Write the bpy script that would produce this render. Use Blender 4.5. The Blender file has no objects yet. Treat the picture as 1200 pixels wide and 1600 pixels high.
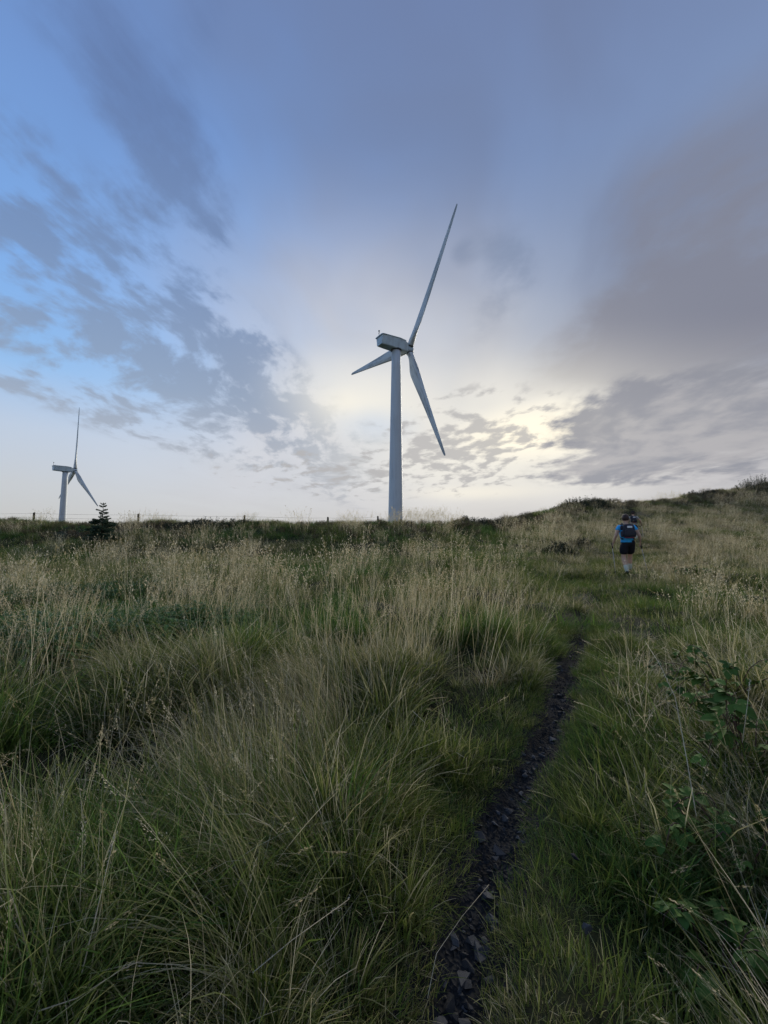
import bpy, bmesh, math, random
import numpy as np
from mathutils import Vector, Matrix

random.seed(7)
rng = np.random.default_rng(11)
R = math.radians
scene = bpy.context.scene
COL = scene.collection

# ------------------------------------------------------------------ camera
CAM_Z, PITCH, ROLL, FPX = 1.55, 0.071, -0.005, 640.0     # focal length in pixels of a 1200 x 1600 picture
cam_data = bpy.data.cameras.new('camera')
cam = bpy.data.objects.new('camera', cam_data)
COL.objects.link(cam)
cam_data.sensor_fit = 'VERTICAL'
cam_data.sensor_height = 36.0
cam_data.lens = 36.0 * FPX / 1600.0
cam_data.clip_start = 0.05
cam_data.clip_end = 6000
_f = Vector((0, math.cos(PITCH), math.sin(PITCH)))
_u = Vector((0, -math.sin(PITCH), math.cos(PITCH)))
_r = Vector((1, 0, 0))
_cx = _r * math.cos(ROLL) - _u * math.sin(ROLL)
_cy = _r * math.sin(ROLL) + _u * math.cos(ROLL)
cam.matrix_world = Matrix(((_cx.x, _cy.x, -_f.x, 0), (_cx.y, _cy.y, -_f.y, 0), (_cx.z, _cy.z, -_f.z, CAM_Z), (0, 0, 0, 1)))
scene.camera = cam


def view_dir(u, v):
    """direction in the world of a point of the photograph"""
    d = _f * FPX + _cx * (u - 600) + _cy * (800 - v)
    return d.normalized()


# ------------------------------------------------------------------ render and exposure
scene.render.engine = 'CYCLES'
scene.cycles.max_bounces = 5
scene.cycles.diffuse_bounces = 4
scene.cycles.glossy_bounces = 2
scene.cycles.transmission_bounces = 3
scene.cycles.transparent_max_bounces = 6
scene.cycles.use_denoising = True
scene.cycles.use_adaptive_sampling = True
scene.cycles.adaptive_threshold = 0.012
scene.cycles.adaptive_min_samples = 16
scene.view_settings.view_transform = 'Standard'
scene.view_settings.look = 'None'
scene.view_settings.gamma = 1
scene.view_settings.exposure = 1.25
scene.view_settings.use_curve_mapping = False

# ------------------------------------------------------------------ node helpers
def lin(r, g, b):
    f = lambda c: (c / 255 / 12.92) if c / 255 <= 0.04045 else ((c / 255 + 0.055) / 1.055) ** 2.4
    return (f(r), f(g), f(b))


class Sock:
    """a node socket with arithmetic"""
    def __init__(self, nt, s): self.nt, self.s = nt, s
    def _m(self, op, *o, clamp=False):
        n = self.nt.nodes.new('ShaderNodeMath'); n.operation = op; n.use_clamp = clamp
        for i, a in enumerate((self,) + o):
            if isinstance(a, Sock): self.nt.links.new(a.s, n.inputs[i])
            else: n.inputs[i].default_value = a
        return Sock(self.nt, n.outputs[0])
    def __add__(self, o): return self._m('ADD', o)
    __radd__ = __add__
    def __mul__(self, o): return self._m('MULTIPLY', o)
    __rmul__ = __mul__
    def __sub__(self, o): return self._m('SUBTRACT', o)
    def __rsub__(self, o): return (self * -1.0) + o
    def __truediv__(self, o): return self._m('DIVIDE', o)
    def __pow__(self, o): return self._m('POWER', o)
    def max(self, o): return self._m('MAXIMUM', o)
    def min(self, o): return self._m('MINIMUM', o)
    def exp(self): return self._m('EXPONENT')
    def clamp(self): return self._m('ADD', 0.0, clamp=True)
    def ramp(self, a, b, lo=0.0, hi=1.0):
        n = self.nt.nodes.new('ShaderNodeMapRange'); n.interpolation_type = 'SMOOTHSTEP'
        self.nt.links.new(self.s, n.inputs[0])
        for i, v in enumerate((a, b, lo, hi)): n.inputs[i + 1].default_value = v
        return Sock(self.nt, n.outputs[0])


def vec(nt, x, y, z):
    n = nt.nodes.new('ShaderNodeCombineXYZ')
    for i, a in enumerate((x, y, z)):
        if isinstance(a, Sock): nt.links.new(a.s, n.inputs[i])
        else: n.inputs[i].default_value = a
    return n.outputs[0]


def noise(nt, v, scale=1.0, detail=4, rough=0.5, dist=0.0, lac=2.0):
    n = nt.nodes.new('ShaderNodeTexNoise')
    if v is not None: nt.links.new(v, n.inputs['Vector'])
    n.inputs['Scale'].default_value = scale
    n.inputs['Detail'].default_value = detail
    n.inputs['Roughness'].default_value = rough
    n.inputs['Distortion'].default_value = dist
    n.inputs['Lacunarity'].default_value = lac
    return Sock(nt, n.outputs['Fac'])


def mixc(nt, fac, a, b, mode='MIX'):
    n = nt.nodes.new('ShaderNodeMix'); n.data_type = 'RGBA'; n.blend_type = mode
    n.clamp_factor = True
    for i, q in ((0, fac), (6, a), (7, b)):
        if isinstance(q, Sock): nt.links.new(q.s, n.inputs[i])
        elif isinstance(q, bpy.types.NodeSocket): nt.links.new(q, n.inputs[i])
        elif isinstance(q, (int, float)): n.inputs[i].default_value = q
        else: n.inputs[i].default_value = (*q, 1)
    return n.outputs[2]


def colramp(nt, fac, stops, mode='LINEAR'):
    n = nt.nodes.new('ShaderNodeValToRGB')
    n.color_ramp.interpolation = mode
    while len(n.color_ramp.elements) < len(stops): n.color_ramp.elements.new(0.5)
    for e, (p, c) in zip(n.color_ramp.elements, stops):
        e.position = p; e.color = (*c, 1)
    nt.links.new(fac.s if isinstance(fac, Sock) else fac, n.inputs[0])
    return n.outputs[0]


# ------------------------------------------------------------------ sky (world): broken cloud over a low veiled sun
SUN_DIR = view_dir(868, 672)
SUN_EL = math.asin(SUN_DIR.z)
SUN_AZ = math.atan2(SUN_DIR.x, SUN_DIR.y)
SKY_K = 0.12
world = bpy.data.worlds.new('World')
scene.world = world
world.use_nodes = True
wt = world.node_tree
wt.nodes.clear()
tc = wt.nodes.new('ShaderNodeTexCoord')
sp = wt.nodes.new('ShaderNodeSeparateXYZ')
wt.links.new(tc.outputs['Generated'], sp.inputs[0])
dx, dy, dz = (Sock(wt, sp.outputs[i]) for i in range(3))
sky = wt.nodes.new('ShaderNodeTexSky')
sky.sky_type = 'NISHITA'
sky.sun_disc = False
sky.sun_elevation = SUN_EL
sky.sun_rotation = SUN_AZ
sky.altitude = 300
sky.air_density = 1.0
sky.dust_density = 1.5
sky.ozone_density = 1.6
# the cloud deck is laid out on a plane overhead
zz = dz.max(0.0) + 0.07
px, py = dx / zz, dy / zz


def noise2(x, y, scale, detail, rough=0.55, dist=0.0):
    n = wt.nodes.new('ShaderNodeTexNoise'); n.noise_dimensions = '2D'
    wt.links.new(vec(wt, x, y, 0.0), n.inputs['Vector'])
    for k, v in (('Scale', scale), ('Detail', detail), ('Roughness', rough), ('Distortion', dist)): n.inputs[k].default_value = v
    return Sock(wt, n.outputs['Fac'])


warp = noise2(px, py, 0.8, 2, 0.5) - 0.5
qx = px + warp * 0.8
qy = py - warp * 0.6
street = noise2(qx * 1.5 - qy * 0.25, qy * 0.6 + qx * 0.25, 1.0, 4, 0.58)       # long soft streets
puff = noise2(qx + 3.7, qy * 0.85 + qx * 0.2, 4.4, 5, 0.62)                       # small cloudlets
zr = dz.max(0.0) + 0.20
rx, ry = dx / zr, dy / zr
puff2 = noise2(rx + warp * 0.25, ry * 0.9 + rx * 0.15, 8.0, 4, 0.55)
wobble = noise(wt, tc.outputs['Generated'], 2.6, 3, 0.55) - 0.5                   # even drift over the whole dome
front = dy.ramp(-0.05, 0.30)


plane_xz = vec(wt, dx, dz, 0.0)


def soft_spot(cx_, cz_, ang, sl, sw, amp):
    """smooth oval patch of the dome"""
    mp = wt.nodes.new('ShaderNodeMapping'); mp.vector_type = 'TEXTURE'
    mp.inputs['Location'].default_value = (cx_, cz_, 0)
    mp.inputs['Rotation'].default_value = (0, 0, ang)
    mp.inputs['Scale'].default_value = (sl * 1.9, sw * 1.9, 1)
    wt.links.new(plane_xz, mp.inputs[0])
    g = wt.nodes.new('ShaderNodeTexGradient'); g.gradient_type = 'SPHERICAL'
    wt.links.new(mp.outputs[0], g.inputs[0])
    return Sock(wt, g.outputs['Fac']).ramp(0, 1, 0, amp)


def blob(u, v, su, sv, amp=1.0):
    c_ = view_dir(u, v)
    return soft_spot(c_.x, c_.z, 0, su, sv, amp)


def streak(u1, v1, u2, v2, w, amp=1.0):
    """soft bank of cloud lying between two directions"""
    a, b = view_dir(u1, v1), view_dir(u2, v2)
    ex, ez = b.x - a.x, b.z - a.z
    k = view_dir((u1 + u2) / 2, (v1 + v2) / 2).dot(_f)
    return soft_spot((a.x + b.x) / 2, (a.z + b.z) / 2, math.atan2(ez, ex), math.hypot(ex, ez) * 0.55, w / FPX * k, amp)


def total(items):
    s = items[0]
    for i in items[1:]: s = s + i
    return s


def tocol(rgb, k=1.0): return tuple(c * k / SKY_K for c in lin(*rgb))


def ramp10(f, stops): return colramp10(f, [(p, lin(*c)) for p, c in stops])


def colramp10(f, stops):
    return mixc(wt, 1.0, colramp(wt, f, stops), (1 / SKY_K,) * 3, 'MULTIPLY')


# clear air under a thin veil
elev = (dz + wobble * 0.08).clamp()
veil = ramp10(elev, [(0.0, (197, 198, 201)), (0.10, (199, 203, 209)), (0.20, (188, 206, 230)),
                     (0.31, (150, 196, 246)), (0.48, (130, 178, 240)), (0.68, (118, 156, 216)), (0.92, (104, 130, 184))])
c = mixc(wt, 0.88, sky.outputs[0], veil)
# thicker grey sheet over the right half and the top
sheet = (dx * 1.0 + wobble * 0.5 + (street - 0.5) * 0.45).ramp(-0.58, 0.34)
grey = ramp10(elev, [(0.0, (192, 190, 190)), (0.12, (176, 174, 178)), (0.28, (146, 148, 160)), (0.48, (138, 152, 178)), (0.68, (124, 144, 182)), (0.9, (108, 124, 164))])
c = mixc(wt, sheet * 0.95, c, grey)
c = mixc(wt, street.ramp(0.40, 0.66) * sheet * 0.36 * dz.ramp(0.12, 0.3), c, tocol((110, 122, 152)))
# pale cloud in the middle, thin enough to let the light through
pale = (blob(580, 560, 0.34, 0.17, 0.85) + blob(640, 740, 0.62, 0.14, 0.95)) * (0.95 + wobble * 1.5)
c = mixc(wt, (pale * front).clamp() * 0.80, c, tocol((218, 218, 222)))
# slanting banks on the left, broken into cloudlets along their length
ca_, sa_ = math.cos(R(33)), math.sin(R(33))
lp_ = dx * ca_ - dz * sa_
lq_ = dx * sa_ + dz * ca_
cl1 = noise2(lp_ * 9.0 + warp * 1.3, lq_ * 16.0 + warp * 1.8, 1.0, 5, 0.60)
F = total([streak(60, -40, 330, 270, 62, 1.25), streak(190, 280, 340, 370, 44, 1.1), streak(-60, 270, 160, 450, 66, 1.1),
           streak(200, 380, 440, 575, 40, 0.8), streak(120, 470, 420, 620, 46, 0.95), streak(290, 580, 590, 735, 62, 0.95),
           streak(30, 490, 290, 640, 60, 0.85), streak(-60, 490, 60, 525, 22, 0.9), streak(-40, 580, 80, 605, 14, 0.8), streak(60, 615, 360, 715, 22, 0.7),
           streak(-40, 120, 90, 300, 46, 0.6), streak(290, -20, 340, 90, 44, 0.6), streak(470, 690, 570, 750, 40, 0.55)])
F = F * front + (street.ramp(0.40, 0.62) * (1.0 - front)) * 0.9
soft = dz.ramp(0.78, 0.45)
nz = (cl1 - 0.5) * 2.4 + (street - 0.5) * 0.7 + (puff - 0.5) * 0.8 + (puff2 - 0.5) * 2.0
F = F * 0.60 + nz * (0.24 + soft * 0.92) * F.ramp(0.0, 0.55)
bank = F.ramp(0.04, 0.92)
bcol = ramp10(elev, [(0.0, (186, 188, 194)), (0.18, (172, 178, 188)), (0.32, (144, 160, 184)), (0.5, (120, 143, 180)), (0.7, (101, 124, 168)), (0.9, (90, 108, 150))])
c = mixc(wt, bank * 0.82, c, bcol)
nz = (puff - 0.5) * 1.5 + (puff2 - 0.5) * 1.5 + (street - 0.5) * 0.9
# faint smears high on the right
sm = total([streak(705, 395, 735, 405, 16, 0.6), streak(740, 370, 830, 400, 30, 0.6), streak(740, 470, 840, 430, 34, 0.7), streak(720, 540, 790, 500, 26, 0.4)])
sm = (sm + nz * sm).ramp(0.2, 1.0) * front
c = mixc(wt, sm * 0.40, c, tocol((112, 128, 156)))
# heavy violet bank on the right
D = total([streak(850, 585, 1280, 480, 72, 1.1), streak(960, 440, 1300, 330, 95, 0.8), streak(900, 300, 1250, 150, 70, 0.35)])
D = (D + nz * 0.5 * D) * front
c = mixc(wt, D.ramp(0.10, 0.95) * 0.80, c, tocol((130, 131, 144)))
# light of the veiled sun
glow = total([blob(780, 695, 0.29, 0.125), blob(550, 620, 0.13, 0.07, 0.6), blob(690, 580, 0.26, 0.09, 0.22), blob(880, 655, 0.07, 0.045, 0.5)])
glow = (glow * (1.0 + wobble * 1.0) * front).clamp()
c = mixc(wt, glow * 0.94, c, tocol((250, 245, 232)))
core = blob(838, 676, 0.12, 0.042, 1.15) + blob(740, 770, 0.12, 0.014, 0.35) + blob(545, 630, 0.05, 0.025, 0.25)
c = mixc(wt, (core * front).clamp(), c, tocol((255, 246, 224), 1.12))
# lens of paler blue beside the tower
c = mixc(wt, blob(590, 665, 0.075, 0.03) * front * 0.55, c, tocol((206, 218, 234)))
# ripples of small cloud in front of the light
zone = (blob(735, 690, 0.17, 0.085) + blob(540, 740, 0.24, 0.05, 0.6)) * front
rip = ((puff2 - 0.5) * 3.4 + zone - 0.30).ramp(0.15, 0.85) * zone.ramp(0.0, 0.3)
c = mixc(wt, rip * 0.80, c, tocol((182, 180, 180)))
# ragged bank right of the sun
B = total([streak(900, 690, 1230, 690, 46, 1.0), streak(930, 640, 1270, 610, 44, 0.9), streak(840, 740, 1000, 740, 18, 0.6)])
B = (B + ((puff2 - 0.5) * 1.25 + (street - 0.5) * 0.4) * B.ramp(0.02, 0.35) * B.ramp(1.5, 0.5, 0.25, 1.0)) * front
c = mixc(wt, B.ramp(0.05, 0.72) * 0.88, c, mixc(wt, (street * 0.65 + puff2 * 0.35).ramp(0.38, 0.62), tocol((178, 176, 179)), tocol((146, 148, 158))))
# murk along the horizon
c = mixc(wt, dz.ramp(0.10, 0.0) * 0.6, c, tocol((200, 198, 195)))
c8 = mixc(wt, dz.ramp(-0.02, -0.12), c, tocol((60, 62, 55)))
bg = wt.nodes.new('ShaderNodeBackground')
bg.inputs['Strength'].default_value = SKY_K / 2 ** scene.view_settings.exposure
wt.links.new(c8, bg.inputs['Color'])
wo = wt.nodes.new('ShaderNodeOutputWorld')
wt.links.new(bg.outputs[0], wo.inputs[0])
world.cycles.sampling_method = 'NONE'        # a soft even dome: plain ray sampling is enough

sun_data = bpy.data.lights.new('sun', 'SUN')
sun_data.energy = 1.5
sun_data.angle = R(40)
sun_data.color = (1.0, 0.93, 0.80)
sun = bpy.data.objects.new('sun', sun_data)
COL.objects.link(sun)
sun.rotation_euler = (-SUN_DIR).to_track_quat('-Z', 'Y').to_euler()
sun.location = SUN_DIR * 100

# ------------------------------------------------------------------ object helpers
def tag(o, label=None, cat=None, group=None, kind=None):
    if label: o['label'] = label
    if cat: o['category'] = cat
    if group: o['group'] = group
    if kind: o['kind'] = kind
    return o


def empty(name, loc=(0, 0, 0), rz=0.0):
    o = bpy.data.objects.new(name, None)
    o.empty_display_size = 0.2
    o.location = loc
    o.rotation_euler = (0, 0, rz)
    COL.objects.link(o)
    return o


def make_mesh(name, verts, faces, mats, smooth=False, attrs=None):
    me = bpy.data.meshes.new(name)
    me.from_pydata([tuple(map(float, v)) for v in verts], [], [tuple(map(int, f)) for f in faces])
    if not isinstance(mats, (list, tuple)): mats = [mats]
    for m in mats: me.materials.append(m)
    if smooth: me.polygons.foreach_set('use_smooth', [True] * len(me.polygons))
    for k, a in (attrs or {}).items():
        at = me.attributes.new(k, 'FLOAT', 'POINT')
        at.data.foreach_set('value', np.asarray(a, dtype=np.float32))
    me.update()
    return me


def link(name, me, parent=None, col=None):
    o = bpy.data.objects.new(name, me)
    (col or COL).objects.link(o)
    if parent: o.parent = parent
    return o


def mesh_obj(name, verts, faces, mats, parent=None, smooth=False, attrs=None):
    return link(name, make_mesh(name, verts, faces, mats, smooth, attrs), parent)


def from_bm(name, bm, mats, parent=None, smooth=False):
    me = bpy.data.meshes.new(name)
    bm.normal_update()
    bm.to_mesh(me); bm.free()
    if not isinstance(mats, (list, tuple)): mats = [mats]
    for m in mats: me.materials.append(m)
    if smooth: me.polygons.foreach_set('use_smooth', [True] * len(me.polygons))
    return link(name, me, parent)


class MB:
    """collects loops of vertices into one mesh"""
    def __init__(self): self.v, self.f = [], []
    def loft(self, rings, cap0=True, cap1=True, closed=True):
        n = len(rings[0]); b = len(self.v)
        for r in rings: self.v += [tuple(p) for p in r]
        for i in range(len(rings) - 1):
            for j in range(n if closed else n - 1):
                k = (j + 1) % n
                self.f.append((b + i * n + j, b + i * n + k, b + (i + 1) * n + k, b + (i + 1) * n + j))
        if cap0: self.f.append(tuple(b + j for j in reversed(range(n))))
        if cap1: self.f.append(tuple(b + (len(rings) - 1) * n + j for j in range(n)))
        return self
    def tube(self, pts, radii, n=8, cap=True):
        pts = [Vector(p) for p in pts]; rings = []
        if not isinstance(radii, (list, tuple)): radii = [radii] * len(pts)
        ref = None
        for i, p in enumerate(pts):
            t = (pts[min(i + 1, len(pts) - 1)] - pts[max(i - 1, 0)]).normalized()
            if ref is None: ref = Vector((0, 0, 1)) if abs(t.z) < 0.9 else Vector((1, 0, 0))
            a = t.cross(ref).normalized(); b = t.cross(a)
            ref = -b if False else ref
            rings.append([p + (a * math.cos(k * 2 * math.pi / n) + b * math.sin(k * 2 * math.pi / n)) * radii[i] for k in range(n)])
        return self.loft(rings, cap, cap)
    def box(self, c, s, m=None):
        b = len(self.v)
        for z in (-1, 1):
            for y in (-1, 1):
                for x in (-1, 1):
                    p = Vector((x * s[0] / 2, y * s[1] / 2, z * s[2] / 2))
                    if m: p = m @ p
                    self.v.append(tuple(p + Vector(c)))
        for f in ((0, 2, 3, 1), (4, 5, 7, 6), (0, 1, 5, 4), (2, 6, 7, 3), (0, 4, 6, 2), (1, 3, 7, 5)):
            self.f.append(tuple(b + i for i in f))
        return self
    def build(self, name, mat, parent=None, smooth=False):
        return mesh_obj(name, self.v, self.f, mat, parent, smooth)


# ------------------------------------------------------------------ materials
def material(name):
    m = bpy.data.materials.new(name)
    m.use_nodes = True
    nt = m.node_tree
    b = nt.nodes['Principled BSDF']
    return m, nt, b


def simple_mat(name, col, rough=0.7, spec=0.3, var=0.25, scale=20.0, metal=0.0):
    m, nt, b = material(name)
    t = nt.nodes.new('ShaderNodeTexCoord')
    n = noise(nt, t.outputs['Object'], scale, 5, 0.6)
    c = mixc(nt, n.ramp(0.3, 0.7), tuple(x * (1 - var) for x in col), tuple(min(1, x * (1 + var)) for x in col))
    nt.links.new(c, b.inputs['Base Color'])
    b.inputs['Roughness'].default_value = rough
    b.inputs['Specular IOR Level'].default_value = spec
    b.inputs['Metallic'].default_value = metal
    return m


def paint_mat(name, col, streak, streak_amt, axis_scale):
    """weathered gel-coat: grime streaks with their own shape"""
    m, nt, b = material(name)
    t = nt.nodes.new('ShaderNodeTexCoord')
    mp = nt.nodes.new('ShaderNodeMapping')
    mp.inputs['Scale'].default_value = axis_scale
    nt.links.new(t.outputs['Object'], mp.inputs[0])
    n = noise(nt, mp.outputs[0], 1.0, 6, 0.62, 0.4)
    g = noise(nt, t.outputs['Object'], 0.6, 4, 0.6)
    fine_ = noise(nt, t.outputs['Object'], 6.0, 5, 0.6)
    c = mixc(nt, (n * 0.7 + g * 0.3).ramp(0.46, 0.62) * streak_amt, col, streak)
    c = mixc(nt, fine_.ramp(0.35, 0.75) * 0.18, c, tuple(x * 0.75 for x in col))
    nt.links.new(c, b.inputs['Base Color'])
    nt.links.new((n * 0.3 + 0.3).s, b.inputs['Roughness'])
    b.inputs['Specular IOR Level'].default_value = 0.35
    return m

# ------------------------------------------------------------------ terrain
_tab = np.random.default_rng(3).random((256, 256))


def vnoise(x, y, s=1.0, o=0):
    x = np.asarray(x, float) / s + 37.3 * (o + 1); y = np.asarray(y, float) / s + 91.7 * (o + 1)
    xi, yi = np.floor(x).astype(int), np.floor(y).astype(int)
    fx, fy = x - xi, y - yi
    fx, fy = fx * fx * (3 - 2 * fx), fy * fy * (3 - 2 * fy)
    g = lambda a, b: _tab[a % 256, b % 256]
    return (g(xi, yi) * (1 - fx) + g(xi + 1, yi) * fx) * (1 - fy) + (g(xi, yi + 1) * (1 - fx) + g(xi + 1, yi + 1) * fx) * fy


def fbm(x, y, s, o=0, n=3):
    t = 0; a = 0.5; tot = 0
    for k in range(n):
        t = t + a * vnoise(x, y, s / 2 ** k, o + k); tot += a; a *= 0.5
    return t / tot


def sstep(a, b, x):
    t = np.clip((np.asarray(x, float) - a) / (b - a), 0, 1)
    return t * t * (3 - 2 * t)


PATH_CP = [(-1.2, -3.0), (-0.55, -1.2), (-0.06, 0.4), (0.17, 1.25), (0.42, 1.86), (0.76, 2.5), (1.46, 3.55), (2.12, 4.8),
           (3.35, 6.8), (5.1, 9.5), (7.2, 12.6), (10.2, 17.0), (14.6, 24.0), (20.0, 33.0), (25.0, 43.0), (30, 55)]


def catmull(cp, n):
    out = []
    for i in range(1, len(cp) - 2):
        p0, p1, p2, p3 = (np.array(cp[j], float) for j in (i - 1, i, i + 1, i + 2))
        for k in range(n):
            t = k / n
            out.append(0.5 * ((2 * p1) + (-p0 + p2) * t + (2 * p0 - 5 * p1 + 4 * p2 - p3) * t * t + (-p0 + 3 * p1 - 3 * p2 + p3) * t ** 3))
    out.append(np.array(cp[-2], float))
    return np.array(out)


PATH = catmull(PATH_CP, 14)


def path_dist(x, y):
    """signed distance to the trodden line (positive on its right)"""
    x = np.atleast_1d(np.asarray(x, float)).ravel(); y = np.atleast_1d(np.asarray(y, float)).ravel()
    best = np.full(x.shape, 1e9); sign = np.ones(x.shape)
    a, b = PATH[:-1], PATH[1:]
    for p, q in zip(a, b):
        d = q - p; L = d @ d
        t = np.clip(((x - p[0]) * d[0] + (y - p[1]) * d[1]) / L, 0, 1)
        ex, ey = x - p[0] - t * d[0], y - p[1] - t * d[1]
        dd = np.hypot(ex, ey)
        m = dd < best
        best = np.where(m, dd, best)
        sign = np.where(m, np.sign(ex * d[1] - ey * d[0]), sign)
    return best * np.where(sign == 0, 1, sign)


CRX = np.array([-400, -60, -20, 0, 3.7, 8, 12, 16.5, 21, 24.5, 30, 36, 42, 60, 120, 400.])
CRZ = np.array([0.9, 1.9, 2.42, 2.45, 2.50, 2.88, 3.65, 4.65, 5.55, 5.35, 5.9, 6.9, 7.85, 10, 12, 12.])
_xs = np.linspace(-400, 400, 8001)
_cz = np.convolve(np.pad(np.interp(_xs, CRX, CRZ), 15, 'edge'), np.hanning(31) / np.hanning(31).sum(), 'valid')


def crest(x):
    x = np.asarray(x, float)
    yc = 23 + 17 * sstep(0, 22, x) + 5 * sstep(22, 45, x)
    return yc, np.interp(x, _xs, _cz)


def height(x, y, bumps=True, trench=True):
    shp = np.broadcast(np.asarray(x), np.asarray(y)).shape
    x = np.broadcast_to(np.asarray(x, float), shp).ravel(); y = np.broadcast_to(np.asarray(y, float), shp).ravel()
    yc, zc = crest(x)
    t = y / yc
    tp = np.clip(t, 0, 1)
    gl = 0.45 * tp + 0.55 * sstep(0.68, 1.0, tp)
    gr = 0.30 * tp + 0.70 * tp ** 3
    w = sstep(-2, 8, x)
    z = zc * (gl * (1 - w) + gr * w)
    z = np.where(t < 0, 0.045 * y, z)
    past = np.clip(y - yc, 0, None)
    z = z - 0.105 * past * sstep(0, 10, past) - 0.02 * past
    z = np.where(z < -30, -30 + (z + 30) * 0.04, z)
    pd = path_dist(x, y) if trench else np.full(x.shape, 9.0)
    if bumps:
        k = np.clip(np.abs(pd) / 0.9, 0.12, 1) * sstep(400, 60, np.abs(y))
        z = z + k * ((fbm(x, y, 0.95, 2) - 0.5) * 0.46 + (fbm(x, y, 3.5, 9) - 0.5) * 0.35)
    z = z - 0.13 * np.exp(-(pd / 0.18) ** 2)
    return z.reshape(shp) if shp else float(z[0])


def hz(x, y):
    return float(height(np.array([x]), np.array([y]))[0])


def axis(lo, hi, fine_lo, fine_hi, step, grow=1.09):
    a = list(np.arange(fine_lo, fine_hi + 1e-6, step))
    s = step
    while a[-1] < hi: s *= grow; a.append(a[-1] + s)
    s = step; b = [fine_lo]
    while b[-1] > lo: s *= grow; b.append(b[-1] - s)
    return np.array(b[:0:-1] + a)


gx = axis(-2500, 2500, -3.0, 6.5, 0.09, 1.07)
gy = axis(-300, 4000, -1.5, 9.0, 0.09, 1.06)
GX, GY = np.meshgrid(gx, gy)
GZ = height(GX, GY)
nx, ny = len(gx), len(gy)
verts = np.stack([GX.ravel(), GY.ravel(), GZ.ravel()], 1)
ii, jj = np.meshgrid(np.arange(nx - 1), np.arange(ny - 1))
i0 = (jj * nx + ii).ravel()
faces = np.stack([i0, i0 + 1, i0 + nx + 1, i0 + nx], 1)

m_soil, nt, b = material('moor_soil')
t_ = nt.nodes.new('ShaderNodeTexCoord')
n1 = noise(nt, t_.outputs['Object'], 1.3, 6, 0.6)
n2 = noise(nt, t_.outputs['Object'], 28.0, 5, 0.65)
c = mixc(nt, n2.ramp(0.35, 0.7), (0.020, 0.022, 0.010), (0.055, 0.050, 0.026))
c = mixc(nt, n1.ramp(0.4, 0.65) * 0.6, c, (0.034, 0.046, 0.016))
nt.links.new(c, b.inputs['Base Color'])
b.inputs['Roughness'].default_value = 0.95
b.inputs['Specular IOR Level'].default_value = 0.1
bp = nt.nodes.new('ShaderNodeBump'); bp.inputs['Strength'].default_value = 0.6; bp.inputs['Distance'].default_value = 0.02
nt.links.new(n2.s, bp.inputs['Height']); nt.links.new(bp.outputs[0], b.inputs['Normal'])
ground = tag(mesh_obj('ground', verts, faces, m_soil, smooth=True), kind='structure')

# trodden path: a strip of damp grit lying in the groove
m_grit, nt, b = material('slate_grit')
t_ = nt.nodes.new('ShaderNodeTexCoord')
n1 = noise(nt, t_.outputs['Object'], 9.0, 6, 0.65)
vo = nt.nodes.new('ShaderNodeTexVoronoi'); vo.inputs['Scale'].default_value = 55
nt.links.new(t_.outputs['Object'], vo.inputs['Vector'])
c = mixc(nt, n1.ramp(0.35, 0.7), (0.012, 0.012, 0.012), (0.034, 0.034, 0.034))
nt.links.new(c, b.inputs['Base Color'])
b.inputs['Specular IOR Level'].default_value = 0.08
b.inputs['Roughness'].default_value = 0.95
bp = nt.nodes.new('ShaderNodeBump'); bp.inputs['Strength'].default_value = 0.8; bp.inputs['Distance'].default_value = 0.012
nt.links.new(vo.outputs['Distance'], bp.inputs['Height']); nt.links.new(bp.outputs[0], b.inputs['Normal'])
pv, pf = [], []
pts = PATH[(PATH[:, 1] > -1.2) & (PATH[:, 1] < 6.6)]
tan = np.gradient(pts, axis=0); tan /= np.linalg.norm(tan, axis=1)[:, None]
NW = 9
for i, (p, t) in enumerate(zip(pts, tan)):
    n_ = np.array([t[1], -t[0]])
    for k in range(NW):
        s = (k / (NW - 1) - 0.5) * 0.46
        q = p + n_ * s
        pv.append((q[0], q[1], 0))
pv = np.array(pv)
pv[:, 2] = height(pv[:, 0], pv[:, 1]) + 0.006
edge = (np.arange(len(pv)) % NW == 0) | (np.arange(len(pv)) % NW == NW - 1)
pv[edge, 2] -= 0.03
for i in range(len(pts) - 1):
    for k in range(NW - 1):
        a = i * NW + k
        pf.append((a, a + 1, a + NW + 1, a + NW))
path = tag(mesh_obj('path', pv, pf, m_grit, smooth=True), kind='structure')

# ------------------------------------------------------------------ wind turbines
m_tower = paint_mat('tower_paint', (0.56, 0.62, 0.66), (0.42, 0.45, 0.465), 0.35, (2.0, 2.0, 0.15))
m_nac = paint_mat('nacelle_paint', (0.54, 0.66, 0.73), (0.37, 0.43, 0.46), 0.5, (1.0, 1.0, 0.6))
m_blade = paint_mat('blade_gelcoat', (0.58, 0.63, 0.65), (0.24, 0.26, 0.26), 0.85, (1.6, 1.6, 0.16))
m_dark = simple_mat('dark_fitting', (0.06, 0.065, 0.07), 0.6)
BLADE = 23.0


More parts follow.
